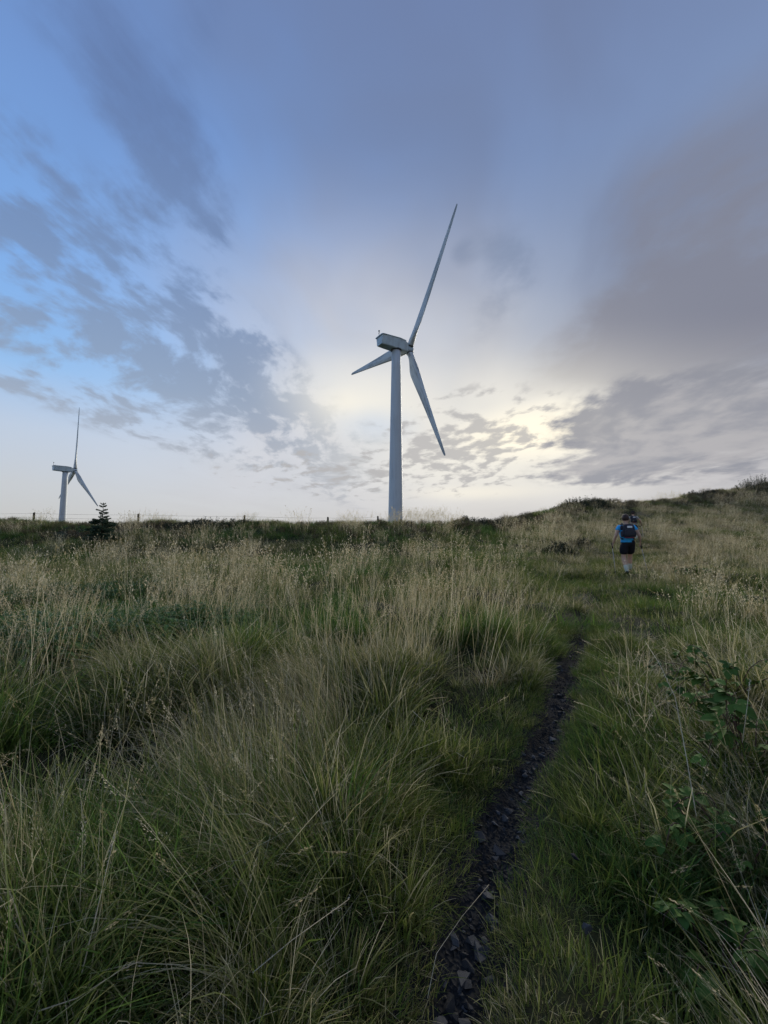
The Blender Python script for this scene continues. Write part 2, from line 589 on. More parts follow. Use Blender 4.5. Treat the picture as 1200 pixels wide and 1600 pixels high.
def blade_mesh():
    """blade along +z, leading edge towards +y, upwind +x"""
    st = [(0.45, 1.12, 1.0, 0), (1.2, 1.12, 1.0, 0), (2.0, 1.16, 0.93, 8), (3.0, 1.50, 0.58, 13), (4.2, 1.95, 0.38, 13.5), (5.2, 2.08, 0.32, 12),
          (7.0, 1.95, 0.27, 9.5), (10, 1.66, 0.24, 6), (13, 1.38, 0.22, 3.6), (16, 1.12, 0.20, 2), (19, 0.86, 0.19, 0.8), (21.4, 0.64, 0.18, 0), (22.5, 0.50, 0.17, 0), (22.85, 0.36, 0.16, 0), (23.0, 0.12, 0.16, 0)]
    rings = []
    K = 20
    for z, ch, th, tw in st:
        tw = R(tw + 2)
        ring = []
        roundness = np.clip((th - 0.3) / 0.7, 0, 1)
        off = 0.5 * roundness + 0.30 * (1 - roundness)
        for k in range(K):
            a = 2 * math.pi * k / K
            cx = 0.5 - 0.5 * math.cos(a)                      # 0 = leading edge, 1 = trailing edge
            half = math.sqrt(max(0, cx * (1 - cx)))            # circle
            air = half * (1.35 - 0.95 * cx) if cx > 0 else 0
            yy = (half * roundness + air * (1 - roundness)) * th * (1 if a <= math.pi else -1)
            c = (off - cx) * ch; w = yy * ch
            ring.append((c * math.sin(tw) - w * math.cos(tw), c * math.cos(tw) + w * math.sin(tw), z))
        rings.append(ring)
    mb = MB().loft(rings)
    return make_mesh('blade', mb.v, mb.f, m_blade, True)


BLADE_ME = blade_mesh()


def lathe(mb, prof, n=32, m=Matrix()):
    rings = [[tuple(m @ Vector((r * math.cos(2 * math.pi * k / n), r * math.sin(2 * math.pi * k / n), z))) for k in range(n)] for r, z in prof]
    return mb.loft(rings)


def turbine(hub, yaw, phase, tilt, cone, hub_h, label):
    """local +x points upwind along the rotor axis; origin at the foot of the tower"""
    hub = Vector(hub)
    OVER = 2.85
    ax = Vector((math.cos(yaw), math.sin(yaw), 0))
    foot = hub - ax * OVER - Vector((0, 0, hub_h))
    root = empty('wind_turbine', foot, yaw)
    tag(root, label, 'wind turbine', 'wind turbines on the moor')
    H = hub_h
    # tower
    mb = MB()
    prof = [(1.50, -0.6), (1.48, 0.0)] + [(1.48 - 0.66 * (i / 12) ** 0.95, (H - 0.95) * i / 12) for i in range(1, 13)]
    lathe(mb, prof, 48)
    tower = mb.build('tower', m_tower, root, True)
    for zr in (H * 0.33, H * 0.66):
        rr = 1.48 - 0.66 * (zr / (H - 0.95)) ** 0.95
        ml = MB(); lathe(ml, [(rr + 0.004, zr - 0.03), (rr + 0.012, zr - 0.02), (rr + 0.012, zr + 0.02), (rr + 0.004, zr + 0.03)], 48)
        ml.build('flange_seam', m_tower, tower, True)
    md = MB(); lathe(md, [(0.95, H - 0.98), (1.0, H - 0.95), (1.0, H - 0.72), (0.95, H - 0.70)], 40)
    md.build('yaw_ring', m_dark, root, True)
    # nacelle: trapezoid section, wider at the top, belly rising to the front
    secs = [(-6.45 + OVER, 1.06, 0.80, 0.90, -0.78), (-5.2 + OVER, 1.14, 0.92, 1.00, -0.80), (-2.8 + OVER, 1.18, 0.96, 1.02, -0.84), (-1.5 + OVER, 1.12, 0.90, 0.95, -0.82), (-0.72 + OVER, 0.92, 0.72, 0.72, -0.70)]
    rings = []
    for x, wt_, wb_, zt, zb in secs:
        e = 0.10
        pr = [(-wb_ + e, zb), (wb_ - e, zb), (wb_, zb + e), (wt_, zt - e), (wt_ - e, zt), (-wt_ + e, zt), (-wt_, zt - e), (-wb_, zb + e)]
        rings.append([(x, y, H + z) for y, z in pr])
    bm = bmesh.new()
    mb = MB().loft(rings)
    bvs = [bm.verts.new(v) for v in mb.v]
    for f in mb.f: bm.faces.new([bvs[i] for i in f])
    bmesh.ops.recalc_face_normals(bm, faces=bm.faces)
    nac = from_bm('nacelle', bm, m_nac, root)
    # roof lid overhanging the rear
    mb = MB()
    rings = []
    for x, w, z in ((-6.62 + OVER, 1.12, 0.86), (-6.3 + OVER, 1.22, 0.93), (-2.8 + OVER, 1.28, 1.055), (-1.4 + OVER, 1.18, 0.97)):
        rings.append([(x, -w, H + z - 0.10), (x, w, H + z - 0.10), (x, w, H + z), (x, w * 0.8, H + z + 0.05), (x, -w * 0.8, H + z + 0.05), (x, -w, H + z)])
    mb.loft(rings).build('roof_lid', m_nac, nac)
    mb = MB()
    mb.box((-6.46 + OVER, 0, H + 0.10), (0.03, 1.3, 1.0)).build('rear_hatch', m_nac, nac)
    mb = MB()
    mb.tube([(-6.2 + OVER, 0.55, H + 0.9), (-6.2 + OVER, 0.55, H + 2.1)], 0.045, 8)
    mb.tube([(-6.2 + OVER, 0.32, H + 1.72), (-6.2 + OVER, 0.78, H + 1.72)], 0.025, 6)
    mb.box((-6.2 + OVER, 0.55, H + 2.1), (0.2, 0.2, 0.18))
    mb.build('wind_vane', m_dark, nac)
    mb = MB(); mb.tube([(-5.9 + OVER, -0.7, H + 0.9), (-5.9 + OVER, -0.7, H + 1.25)], 0.03, 8)
    mb.build('lightning_rod', m_dark, nac)
    # rotor: hub, nose and three blades
    rot = Matrix.Translation((OVER, 0, H)) @ Matrix.Rotation(-tilt, 4, 'Y')
    mb = MB()
    lathe(mb, [(0.55, -0.78), (0.72, -0.70), (0.80, -0.45), (0.80, 0.35), (0.70, 0.62), (0.42, 0.86), (0.05, 0.95)], 28,
          rot @ Matrix.Rotation(math.pi / 2, 4, 'Y'))
    hubo = mb.build('hub', m_nac, root, True)
    for k in range(3):
        t = phase + k * 2 * math.pi / 3
        # blade direction -h sin t + v cos t ; leading edge h cos t + v sin t
        d = Vector((math.sin(cone), -math.sin(t) * math.cos(cone), math.cos(t) * math.cos(cone)))
        le = Vector((0, math.cos(t), math.sin(t)))
        up = le.cross(d)
        M = Matrix(((up.x, le.x, d.x, 0), (up.y, le.y, d.y, 0), (up.z, le.z, d.z, 0), (0, 0, 0, 1)))
        b_ = link('blade', BLADE_ME, root)
        b_.matrix_local = rot @ M
        mr = MB(); lathe(mr, [(0.57, 0.72), (0.62, 0.74), (0.62, 0.95), (0.57, 0.97)], 24)
        ro = mr.build('root_collar', m_dark, b_, True)
    return root


def cam_pt(x, y, z): return (x, y, z + CAM_Z)


turbine(cam_pt(4.48, 73.9, 35.53), 0.5664, 0.6623, 0.052, 0.005, 40.5, 'large near wind turbine with tall grey tower rising in the middle of the sky')
turbine(cam_pt(-112.31, 147.41, 24.99), 0.9348, 0.1177, 0.062, 0.034, 40.5, 'small distant wind turbine at far left behind the little conifer')

# ------------------------------------------------------------------ grass and ground cover
LUSH = [(0.0, (0.046, 0.104, 0.022)), (0.5, (0.082, 0.166, 0.034)), (1.0, (0.150, 0.240, 0.056))]


def leaf_mat(name, stops_green, stops_dry, transl=0.48, rough=0.55, lush=LUSH):
    """blade colour: 'rnd' differs from blade to blade, 'tt' runs along the blade, 'tint' differs from tuft to tuft"""
    m = bpy.data.materials.new(name); m.use_nodes = True
    nt = m.node_tree; nt.nodes.clear()
    def attr(n, t='GEOMETRY'):
        a = nt.nodes.new('ShaderNodeAttribute'); a.attribute_name = n; a.attribute_type = t
        return Sock(nt, a.outputs['Fac'])
    rnd, tt, tint = attr('rnd'), attr('tt'), attr('tint', 'INSTANCER') + attr('tint')
    g = colramp(nt, rnd, stops_green); d = colramp(nt, rnd, stops_dry)
    dry = (tint * 0.75 + tt * tt * 0.30 + (rnd - 0.5) * 0.55).ramp(0.15, 0.85)
    l = colramp(nt, rnd, lush)
    g = mixc(nt, tint.ramp(0.02, -0.30), g, l)
    c = mixc(nt, dry, g, d)
    pb = nt.nodes.new('ShaderNodeBsdfPrincipled')
    pb.inputs['Roughness'].default_value = rough
    pb.inputs['Specular IOR Level'].default_value = 0.25
    nt.links.new(c, pb.inputs['Base Color'])
    tr = nt.nodes.new('ShaderNodeBsdfTranslucent'); nt.links.new(c, tr.inputs['Color'])
    mx = nt.nodes.new('ShaderNodeMixShader'); mx.inputs[0].default_value = transl
    nt.links.new(pb.outputs[0], mx.inputs[1]); nt.links.new(tr.outputs[0], mx.inputs[2])
    o = nt.nodes.new('ShaderNodeOutputMaterial'); nt.links.new(mx.outputs[0], o.inputs[0])
    return m


GREEN = [(0.0, (0.070, 0.112, 0.021)), (0.35, (0.124, 0.170, 0.033)), (0.7, (0.196, 0.228, 0.056)), (1.0, (0.29, 0.285, 0.105))]
STRAW = [(0.0, (0.180, 0.130, 0.058)), (0.4, (0.37, 0.30, 0.15)), (0.75, (0.56, 0.48, 0.29)), (1.0, (0.72, 0.65, 0.47))]
HEATH = [(0.0, (0.052, 0.052, 0.026)), (0.5, (0.086, 0.084, 0.044)), (1.0, (0.14, 0.125, 0.070))]
HEATHD = [(0.0, (0.100, 0.072, 0.044)), (0.5, (0.155, 0.118, 0.072)), (1.0, (0.27, 0.22, 0.13))]
m_grass = leaf_mat('moor_grass', GREEN, STRAW)
m_lush = leaf_mat('lush_leaves', LUSH, GREEN, 0.3, 0.45)
m_heath = leaf_mat('heather_twigs', HEATH, HEATHD, 0.15, 0.8)


class Tuft:
    def __init__(self, seed):
        self.r = np.random.default_rng(seed)
        self.v, self.f, self.rnd, self.tt = [], [], [], []
    def ribbon(self, base, az, tilt, bend, length, width, segs, rnd, t0=0.0, t1=1.0, twist=0.0, taper=0.85, kink=None):
        """one curved blade; returns the points of its midline"""
        p = np.array(base, float); th = tilt; mid = []
        step = length / segs
        side0 = np.array([-math.sin(az), math.cos(az), 0.0])
        b = len(self.v)
        for i in range(segs + 1):
            t = i / segs
            w = width * (1 - taper * t ** 1.6) * 0.5
            d = np.array([math.cos(az) * math.sin(th), math.sin(az) * math.sin(th), math.cos(th)])
            nrm = np.cross(d, side0)
            a = twist * t
            s = side0 * math.cos(a) + nrm * math.sin(a)
            self.v.append(p - s * w); self.v.append(p + s * w)
            self.rnd += [rnd, rnd]; tv = t0 + (t1 - t0) * t; self.tt += [tv, tv]
            mid.append((p.copy(), d.copy()))
            if kink is not None and i == kink[0]: th += kink[1]
            th += bend * step * (0.4 + 1.2 * t)
            p = p + d * step
        for i in range(segs):
            q = b + 2 * i
            self.f.append((q, q + 1, q + 3, q + 2))
        return mid
    def tuft(self, n, L, width, rad, tilt, bend, wind=(0.0, 0.0), segs=5, tbias=0.0, at=(0.0, 0.0), z0=-0.03):
        r = self.r
        for _ in range(n):
            rr = rad * math.sqrt(r.random()); a0 = r.random() * 2 * math.pi
            out = a0 + r.normal(0, 0.7)
            vx, vy = math.cos(out) * 1.0 + wind[0], math.sin(out) * 1.0 + wind[1]
            az = math.atan2(vy, vx)
            ln = r.uniform(*L)
            self.ribbon((at[0] + rr * math.cos(a0), at[1] + rr * math.sin(a0), z0), az, abs(r.normal(tilt, tilt * 0.5)) + 0.03, abs(r.normal(bend, bend * 0.4)) / max(ln, .1) * 0.5,
                        ln, width * r.uniform(0.6, 1.3), segs, min(1, max(0, r.beta(1.6, 2.2) + tbias)), twist=r.normal(0, 0.8))
        return self
    def stems(self, n, L, width, rad, tilt, bend, wind=(0.0, 0.0), head=0.22, spik=16, spik_len=0.022, segs=6, open_=0.5, spik_w=0.0028, at=(0.0, 0.0), z0=-0.03):
        r = self.r
        for _ in range(n):
            rr = rad * math.sqrt(r.random()); a0 = r.random() * 2 * math.pi
            az = math.atan2(math.sin(a0) * 0.8 + wind[1] + r.normal(0, .35), math.cos(a0) * 0.8 + wind[0] + r.normal(0, .35))
            ln = r.uniform(*L); rn = r.uniform(0.45, 1.0)
            kink = (int(r.integers(2, segs)), r.uniform(0.5, 1.3)) if r.random() < 0.10 else None
            mid = self.ribbon((at[0] + rr * math.cos(a0), at[1] + rr * math.sin(a0), z0), az, abs(r.normal(tilt, tilt * .6)) + 0.02, abs(r.normal(bend, bend * .4)) / ln * .5,
                              ln, width, segs, rn, 0.4, 1.0, r.normal(0, .6), 0.6, kink)
            # panicle of small spikelets
            ps = np.array([m[0] for m in mid]); d_end = mid[-1][1]
            hl = head * ln
            for k in range(spik):
                t = r.random()
                s = (1 - head * (1 - t)) * segs
                i = min(int(s), segs - 1); fr = s - i
                p = ps[i] * (1 - fr) + ps[i + 1] * fr
                dd = ps[i + 1] - ps[i]; dd = dd / (np.linalg.norm(dd) + 1e-9)
                aa = r.random() * 2 * math.pi
                o = np.array([math.cos(aa), math.sin(aa), r.uniform(-0.2, 0.5)])
                off = o * open_ * hl * (1 - t) * r.uniform(0.15, 0.6)
                q = p + off + dd * spik_len * r.random()
                dirn = dd + o * open_ * 0.9 - np.array([0, 0, 0.35 * open_]); dirn /= np.linalg.norm(dirn)
                sd = np.cross(dirn, r.normal(0, 1, 3)); sd /= np.linalg.norm(sd) + 1e-9
                l = spik_len * r.uniform(0.6, 1.3); w = spik_w * r.uniform(0.7, 1.4)
                b = len(self.v)
                self.v += [q, q + dirn * l * .45 + sd * w, q + dirn * l, q + dirn * l * .45 - sd * w]
                self.f.append((b, b + 1, b + 2, b + 3))
                self.rnd += [rn] * 4; self.tt += [1.0] * 4
        return self
    def leaves(self, n, h, rad, size, droop=0.4, stems=6, aspect=0.45):
        """leafy herb: upright stems carrying pairs of pointed leaves"""
        r = self.r
        for _ in range(stems):
            a0 = r.random() * 6.283; rr = rad * math.sqrt(r.random())
            az = a0 + r.normal(0, .5); ln = h * r.uniform(0.6, 1.1)
            mid = self.ribbon((rr * math.cos(a0), rr * math.sin(a0), -0.02), az, r.uniform(0.05, 0.35), r.uniform(0, .5), ln, 0.006, 5, 0.5, 0, .4)
            ps = np.array([m[0] for m in mid])
            for k in range(n):
                s = r.uniform(0.25, 1.0) * 5; i = min(int(s), 4); fr = s - i
                p = ps[i] * (1 - fr) + ps[i + 1] * fr
                self.leaf(p, r.random() * 6.283, r.uniform(0.7, 1.25) * size, droop, aspect, r.random())
        return self
    def leaf(self, p, az, L, droop, aspect, rn):
        r = self.r
        o = np.array([math.cos(az), math.sin(az), r.uniform(-0.1, 0.6)]); o /= np.linalg.norm(o)
        s = np.cross(o, [0, 0, 1]); s /= np.linalg.norm(s)
        up = np.cross(s, o)
        pr = [(0, 0), (0.25, 0.38), (0.55, 0.42), (0.82, 0.22), (1, 0)]
        b = len(self.v); 
        for t, w in pr:
            c = p + o * L * t - np.array([0, 0, 1]) * droop * L * t * t
            if w == 0: self.v.append(c); self.rnd.append(rn); self.tt.append(0.2)
            else:
                for sg in (-1, 0, 1):
                    self.v.append(c + s * sg * w * L * aspect * 2 * .5 + up * (abs(sg) * w * L * 0.12)); self.rnd.append(rn); self.tt.append(0.2)
        # indices: 0 | 1 2 3 | 4 5 6 | 7 8 9 | 10
        f = [(0, 1, 2), (0, 2, 3), (1, 4, 5, 2), (2, 5, 6, 3), (4, 7, 8, 5), (5, 8, 9, 6), (7, 10, 8), (8, 10, 9)]
        self.f += [tuple(b + i for i in q) for q in f]
    def twigs(self, n, h, rad, leafy=14, size=0.012):
        """woody dwarf shrub: branching twigs set with tiny leaves"""
        r = self.r
        for _ in range(n):
            a0 = r.random() * 6.283; rr = rad * math.sqrt(r.random())
            ln = h * r.uniform(0.55, 1.15)
            mid = self.ribbon((rr * .6 * math.cos(a0), rr * .6 * math.sin(a0), -0.03), a0 + r.normal(0, .4), r.uniform(0.05, 0.7), r.normal(-0.2, .5), ln, 0.006, 5, r.random(), 0.2, .9)
            ps = np.array([m[0] for m in mid])
            for k in range(leafy):
                s = r.uniform(0.25, 1.0) * 5; i = min(int(s), 4); fr = s - i
                p = ps[i] * (1 - fr) + ps[i + 1] * fr
                d = r.normal(0, 1, 3) + np.array([0, 0, .8]); d /= np.linalg.norm(d)
                sd = np.cross(d, r.normal(0, 1, 3)); sd /= np.linalg.norm(sd)
                l = size * r.uniform(1.0, 2.6)
                b = len(self.v)
                self.v += [p, p + d * l * .5 + sd * l * .3, p + d * l, p + d * l * .5 - sd * l * .3]
                self.f.append((b, b + 1, b + 2, b + 3)); rn = r.random()
                self.rnd += [rn] * 4; self.tt += [r.random()] * 4
        return self
    def mesh(self, name, mat):
        return make_mesh(name, self.v, self.f, mat, False, {'rnd': self.rnd, 'tt': self.tt})


def proto_collection(name, meshes):
    c = bpy.data.collections.new(name)
    for k, me in enumerate(meshes):
        o = bpy.data.objects.new('%s_%02d' % (name, k), me)
        c.objects.link(o)
    return c


def scatter_tree(realize):
    ng = bpy.data.node_groups.new('scatter', 'GeometryNodeTree')
    ng.interface.new_socket('Geometry', in_out='INPUT', socket_type='NodeSocketGeometry')
    ng.interface.new_socket('Collection', in_out='INPUT', socket_type='NodeSocketCollection')
    ng.interface.new_socket('Geometry', in_out='OUTPUT', socket_type='NodeSocketGeometry')
    gi = ng.nodes.new('NodeGroupInput'); go = ng.nodes.new('NodeGroupOutput')
    ci = ng.nodes.new('GeometryNodeCollectionInfo')
    ci.inputs['Separate Children'].default_value = True
    ci.inputs['Reset Children'].default_value = True
    ip = ng.nodes.new('GeometryNodeInstanceOnPoints')
    ip.inputs['Pick Instance'].default_value = True
    def na(n, t):
        a = ng.nodes.new('GeometryNodeInputNamedAttribute'); a.data_type = t; a.inputs['Name'].default_value = n
        return a.outputs['Attribute']
    er = ng.nodes.new('FunctionNodeEulerToRotation')
    L = ng.links.new
    L(gi.outputs['Geometry'], ip.inputs['Points']); L(gi.outputs['Collection'], ci.inputs['Collection'])
    L(ci.outputs[0], ip.inputs['Instance']); L(na('idx', 'INT'), ip.inputs['Instance Index'])
    L(na('rot', 'FLOAT_VECTOR'), er.inputs[0]); L(er.outputs[0], ip.inputs['Rotation'])
    L(na('scl', 'FLOAT_VECTOR'), ip.inputs['Scale'])
    if realize:
        rz_ = ng.nodes.new('GeometryNodeRealizeInstances'); L(ip.outputs[0], rz_.inputs[0]); L(rz_.outputs[0], go.inputs[0])
    else: L(ip.outputs[0], go.inputs[0])
    return ng


SCATTER, SCATTER_REAL = scatter_tree(False), scatter_tree(True)


def scatter(name, coll, xyz, idx, rz, scl, tint, tiltxy=0.12, sxy=None, follow=False):
    n = len(xyz)
    me = bpy.data.meshes.new(name)
    me.vertices.add(n)
    me.vertices.foreach_set('co', np.asarray(xyz, np.float32).ravel())
    a = me.attributes.new('idx', 'INT', 'POINT'); a.data.foreach_set('value', np.asarray(idx, np.int32))
    e = 0.25
    px_, py_ = np.asarray(xyz)[:, 0], np.asarray(xyz)[:, 1]
    gx_ = (height(px_ + e, py_, False, False) - height(px_ - e, py_, False, False)) / (2 * e)
    gy_ = (height(px_, py_ + e, False, False) - height(px_, py_ - e, False, False)) / (2 * e)
    q = [(Matrix.Rotation(math.atan(b1), 3, 'X') @ Matrix.Rotation(-math.atan(a1), 3, 'Y') @ Matrix.Rotation(c1, 3, 'Z')).to_euler() for a1, b1, c1 in zip(gx_, gy_, rz)] if follow else None
    rot = np.array([tuple(k_) for k_ in q]) if follow else np.stack([rng.normal(0, tiltxy, n), rng.normal(0, tiltxy, n), rz], 1)
    a = me.attributes.new('rot', 'FLOAT_VECTOR', 'POINT'); a.data.foreach_set('vector', rot.astype(np.float32).ravel())
    sxy = scl if sxy is None else sxy
    a = me.attributes.new('scl', 'FLOAT_VECTOR', 'POINT'); a.data.foreach_set('vector', np.stack([sxy, sxy, scl], 1).astype(np.float32).ravel())
    a = me.attributes.new('tint', 'FLOAT', 'POINT'); a.data.foreach_set('value', np.asarray(tint, np.float32))
    o = link(name, me)
    md = o.modifiers.new('scatter', 'NODES'); md.node_group = ng_ = SCATTER if follow else SCATTER_REAL
    for it in ng_.interface.items_tree:
        if it.in_out == 'INPUT' and it.name == 'Collection': md[it.identifier] = coll
    return o


# --- tuft shapes; near ones are fine, far ones have fewer and broader blades
def tussock(seed, lod):
    """three habits: fine arching tussock, broad green grass, half-dead clump with thatch"""
    t = Tuft(seed); kind = seed % 3
    q = 1.0 if lod == 0 else 0.52; w = 1.0 if lod == 0 else 1.5; sg = 4 if lod == 0 else 3
    if kind == 0:
        t.tuft(int(190 * q), (0.14, 0.42), 0.0050 * w, 0.10, 0.55, 2.4, (0.25, -0.1), sg)
    elif kind == 1:
        t.tuft(int(95 * q), (0.14, 0.40), 0.0085 * w, 0.13, 0.45, 1.9, (0.1, 0.1), sg, -0.12)
        t.tuft(int(50 * q), (0.15, 0.35), 0.0045 * w, 0.12, 0.6, 1.8, (0.2, 0), sg)
    else:
        t.tuft(int(110 * q), (0.16, 0.46), 0.0050 * w, 0.12, 0.60, 2.2, (0.35, -0.15), sg, 0.10)
        t.tuft(int(45 * q), (0.10, 0.30), 0.0060 * w, 0.16, 1.25, 0.8, (0, 0), 3, 0.35)
    t.tuft(int(10 * q) + 1, (0.30, 0.55), 0.0040 * w, 0.10, 0.5, 1.7, (0.3, 0), sg, 0.45)
    return t.mesh('tussock_%d' % seed, m_grass)


near_tuss = proto_collection('tussock_shape', [tussock(100 + k, 0) for k in range(6)] + [tussock(150 + k, 1) for k in range(6)])
near_turf = proto_collection('turf_shape', [
    Tuft(200 + k).tuft(110, (0.05, 0.15), 0.0052, 0.22, 0.75, 1.7, (0, 0), 2).mesh('turf_%d' % k, m_grass) for k in range(5)])
near_stem = proto_collection('stem_shape', [
    Tuft(300 + k).stems(6 + k, (0.55, 1.0), 0.0034, 0.14, 0.20, 0.7, (0.35, -0.15), 0.25, 30, 0.012, 5, 0.34, 0.0017).mesh('stem_%d' % k, m_grass) for k in range(6)])
near_lodged = proto_collection('lodged_shape', [
    Tuft(350 + k).tuft(130, (0.35, 0.80), 0.0052, 0.15, 0.70, 2.6, (1.9, 0.0), 5, 0.12).stems(5, (0.5, 0.85), 0.0030, 0.12, 0.7, 1.0, (2.6, 0), 0.2, 26, 0.012, 5, 0.4, 0.0017).mesh('lodged_%d' % k, m_grass) for k in range(4)])


def patch(seed, size, n, blades):
    """a square yard of moor grass: many tufts of unequal height and dryness"""
    t = Tuft(seed)
    for _ in range(n):
        h = t.r.uniform(0.6, 1.25)
        t.tuft(blades, (0.16 * h, 0.46 * h), 0.0105, t.r.uniform(0.12, 0.24), 0.50, 1.7, (0.2, -0.1), 3, t.r.normal(0, 0.20), tuple(t.r.uniform(-size / 2, size / 2, 2)), -0.12)
    return t


def stem_patch(seed, size, n):
    t = Tuft(seed)
    for _ in range(n):
        t.stems(int(t.r.integers(5, 13)), (0.55, 1.1), 0.0042, 0.20, 0.18, 0.6, (0.3, -0.1), 0.32, 8, 0.038, 4, 0.45, 0.0065, tuple(t.r.uniform(-size / 2, size / 2, 2)), -0.1)
    return t


far_tuss = proto_collection('moor_patch_shape', [patch(400 + k, 1.3, 20, 62).mesh('moor_patch_%d' % k, m_grass) for k in range(6)])
far_stem = proto_collection('dry_patch_shape', [stem_patch(500 + k, 1.1, 6).mesh('dry_patch_%d' % k, m_grass) for k in range(6)])
straw = proto_collection('straw_shape', [
    Tuft(800 + k).tuft(7, (0.18, 0.55), 0.0030, 0.16, 0.85, 1.6, (0, 0), 5, 0.5).stems(2, (0.35, 0.6), 0.0028, 0.1, 0.8, 0.9, (0, 0), 0.18, 22, 0.011, 4, 0.3, 0.0017).mesh('straw_%d' % k, m_grass) for k in range(5)])
herb = proto_collection('herb_shape', [
    Tuft(600 + k).leaves(12, 0.42, 0.16, 0.075, 0.5, 7, 0.40).mesh('herb_%d' % k, m_lush) for k in range(4)])
heath = proto_collection('heather_shape', [
    Tuft(700 + k).twigs(60, 0.42, 0.30, 16, 0.016).mesh('heather_%d' % k, m_heath) for k in range(4)])


def sample_area(n, x0, x1, y0, y1, dens):
    """random points kept with a probability that is a function of place"""
    x = rng.uniform(x0, x1, n); y = rng.uniform(y0, y1, n)
    k = rng.random(n) < dens(x, y)
    return x[k], y[k]


def seen(x, y, m=2.2):
    return (np.abs(x) < 1.02 * np.maximum(y, 0) + m) & (y > 0.25)


def place(name, coll, nproto, x, y, scl, tint, lift=0.0, rz=None, idx=None, tiltxy=0.12, sxy=None, follow=False):
    z = height(x, y) + lift
    n = len(x)
    rz = rng.uniform(0, 2 * math.pi, n) if rz is None else rz
    return scatter(name, coll, np.stack([x, y, z], 1), rng.integers(0, nproto, n) if idx is None else idx, rz, scl, tint, tiltxy, sxy, follow)


def dryness(x, y):
    """blond and green patches of the moor"""
    pd = path_dist(x, y)
    d = 0.02 + 1.6 * (fbm(x, y, 1.2, 21) - 0.45) + 0.35 * (fbm(x, y, 7.0, 31) - 0.5)
    hill = sstep(0.12, 0.5, (x - 1.0) / np.maximum(y, 1)) * sstep(5, 12, y)
    d = d + 0.42 * hill - 0.10 * sstep(3, 7, y) * (1 - hill)
    d = d + 0.16 * np.exp(-((pd + 0.5) / 0.7) ** 2) * sstep(9, 3, y)
    return np.clip(d, -0.40, 1.0)


# tussocks in the foreground, left of the path and beyond
def dens_near(x, y):
    pd = path_dist(x, y)
    k = seen(x, y) * (np.abs(pd) > 0.25 + 0.14 * (fbm(x, y, 0.6, 17) - .5)) * (np.hypot(x, y) > 0.62)
    right = sstep(0.0, 0.25, pd) * sstep(1.6, 1.0, pd) * sstep(6, 3, y)
    return k * (1 - 0.72 * right) * (0.06 + 1.05 * sstep(0.36, 0.62, fbm(x, y, 0.70, 5, 2)))


x, y = sample_area(5200, -6.5, 7.5, 0.3, 5.6, dens_near)
pd = path_dist(x, y)
sc = (0.30 + 1.40 * fbm(x, y, 0.70, 5, 2) + rng.normal(0, 0.10, len(x))) * np.where(np.abs(pd) < 0.60, 0.62 + 0.2 * sstep(.3, .55, np.abs(pd)), 1.0) * np.where((pd > 0) & (pd < 1.4), 0.75, 1.0)
tag(place('tussock_grass', near_tuss, 6, x, y, np.clip(sc, .4, 1.6), dryness(x, y) + rng.normal(0, .17, len(x)), idx=rng.integers(0, 6, len(x)) + 6 * (np.hypot(x, y) > 2.4)), 'olive and straw tussock grass filling the foreground on both sides of the path', 'grass', kind='stuff')

# short turf under everything near the path
xa, ya = sample_area(3000, 1.5, 17, 5.2, 24, lambda x, y: np.abs(path_dist(x, y)) < 1.1)
x, y = sample_area(4200, -4, 6, 0.3, 5.5, lambda x, y: seen(x, y) * (np.abs(path_dist(x, y)) > 0.185 + 0.015 * sstep(2.2, 3.2, y) + 0.07 * (fbm(x, y, 0.5, 15) - .5)) * (0.10 + 0.90 * sstep(1.3, 0.4, np.abs(path_dist(x, y) - 0.3))) * (np.hypot(x, y) > 0.5))
xb, yb = sample_area(6500, -0.6, 3.6, 0.4, 6.5, lambda x, y: (np.abs(np.abs(path_dist(x, y)) - 0.225 - 0.13 * (fbm(x, y, 0.45, 19) - .5)) < 0.075))
x, y = np.r_[x, xa, xb], np.r_[y, ya, yb]
tag(place('short_turf', near_turf, 5, x, y, rng.uniform(0.7, 1.35, len(x)) * (1 + 0.7 * sstep(5, 7, y)) * np.where(y < 6.5, 0.45 + 0.55 * sstep(0.22, 0.46, np.abs(path_dist(x, y))), 1.0), np.clip(dryness(x, y) - 0.14 + rng.normal(0, .18, len(x)), -.4, 1)), 'short green turf close beside the trodden path', 'grass', kind='stuff')

# flowering stems
def dens_stem(x, y):
    pd = path_dist(x, y)
    left = sstep(-0.3, -1.3, pd); right = sstep(1.5, 2.6, pd)
    return seen(x, y) * (left + right).clip(0, 1) * sstep(1.6, 3.4, np.hypot(x, y)) * 0.7 * sstep(0.50, 0.64, fbm(x, y, 1.3, 41)) * (0.12 + 0.88 * sstep(2.4, 4.6, y))


x, y = sample_area(3600, -8.5, 10, 0.8, 7.5, dens_stem)
tag(place('flowering_grass', near_stem, 6, x, y, rng.uniform(0.75, 1.2, len(x)), np.clip(0.75 + rng.normal(0, .12, len(x)), 0, 1), rz=rng.normal(0, 0.5, len(x))), 'pale dry flowering grass stems standing above the tussocks', 'grass', kind='stuff')

# lodged long grass on the left, combed over to one side
x, y = sample_area(620, -4.2, -0.30, 0.75, 3.6, lambda x, y: seen(x, y, 1.2) * sstep(0.48, 0.60, fbm(x, y, 1.0, 51)))
rz = math.pi * 0.95 + 1.9 * (fbm(x, y, 1.2, 61) - 0.5) + rng.normal(0, .2, len(x))
tag(place('lodged_grass', near_lodged, 4, x, y, rng.uniform(0.65, 1.05, len(x)), np.clip(0.30 + 0.5 * (fbm(x, y, 1.0, 71) - .4) + rng.normal(0, .16, len(x)), -.2, 1), rz=rz), 'long lodged grass combed over in the left foreground', 'grass', kind='stuff')

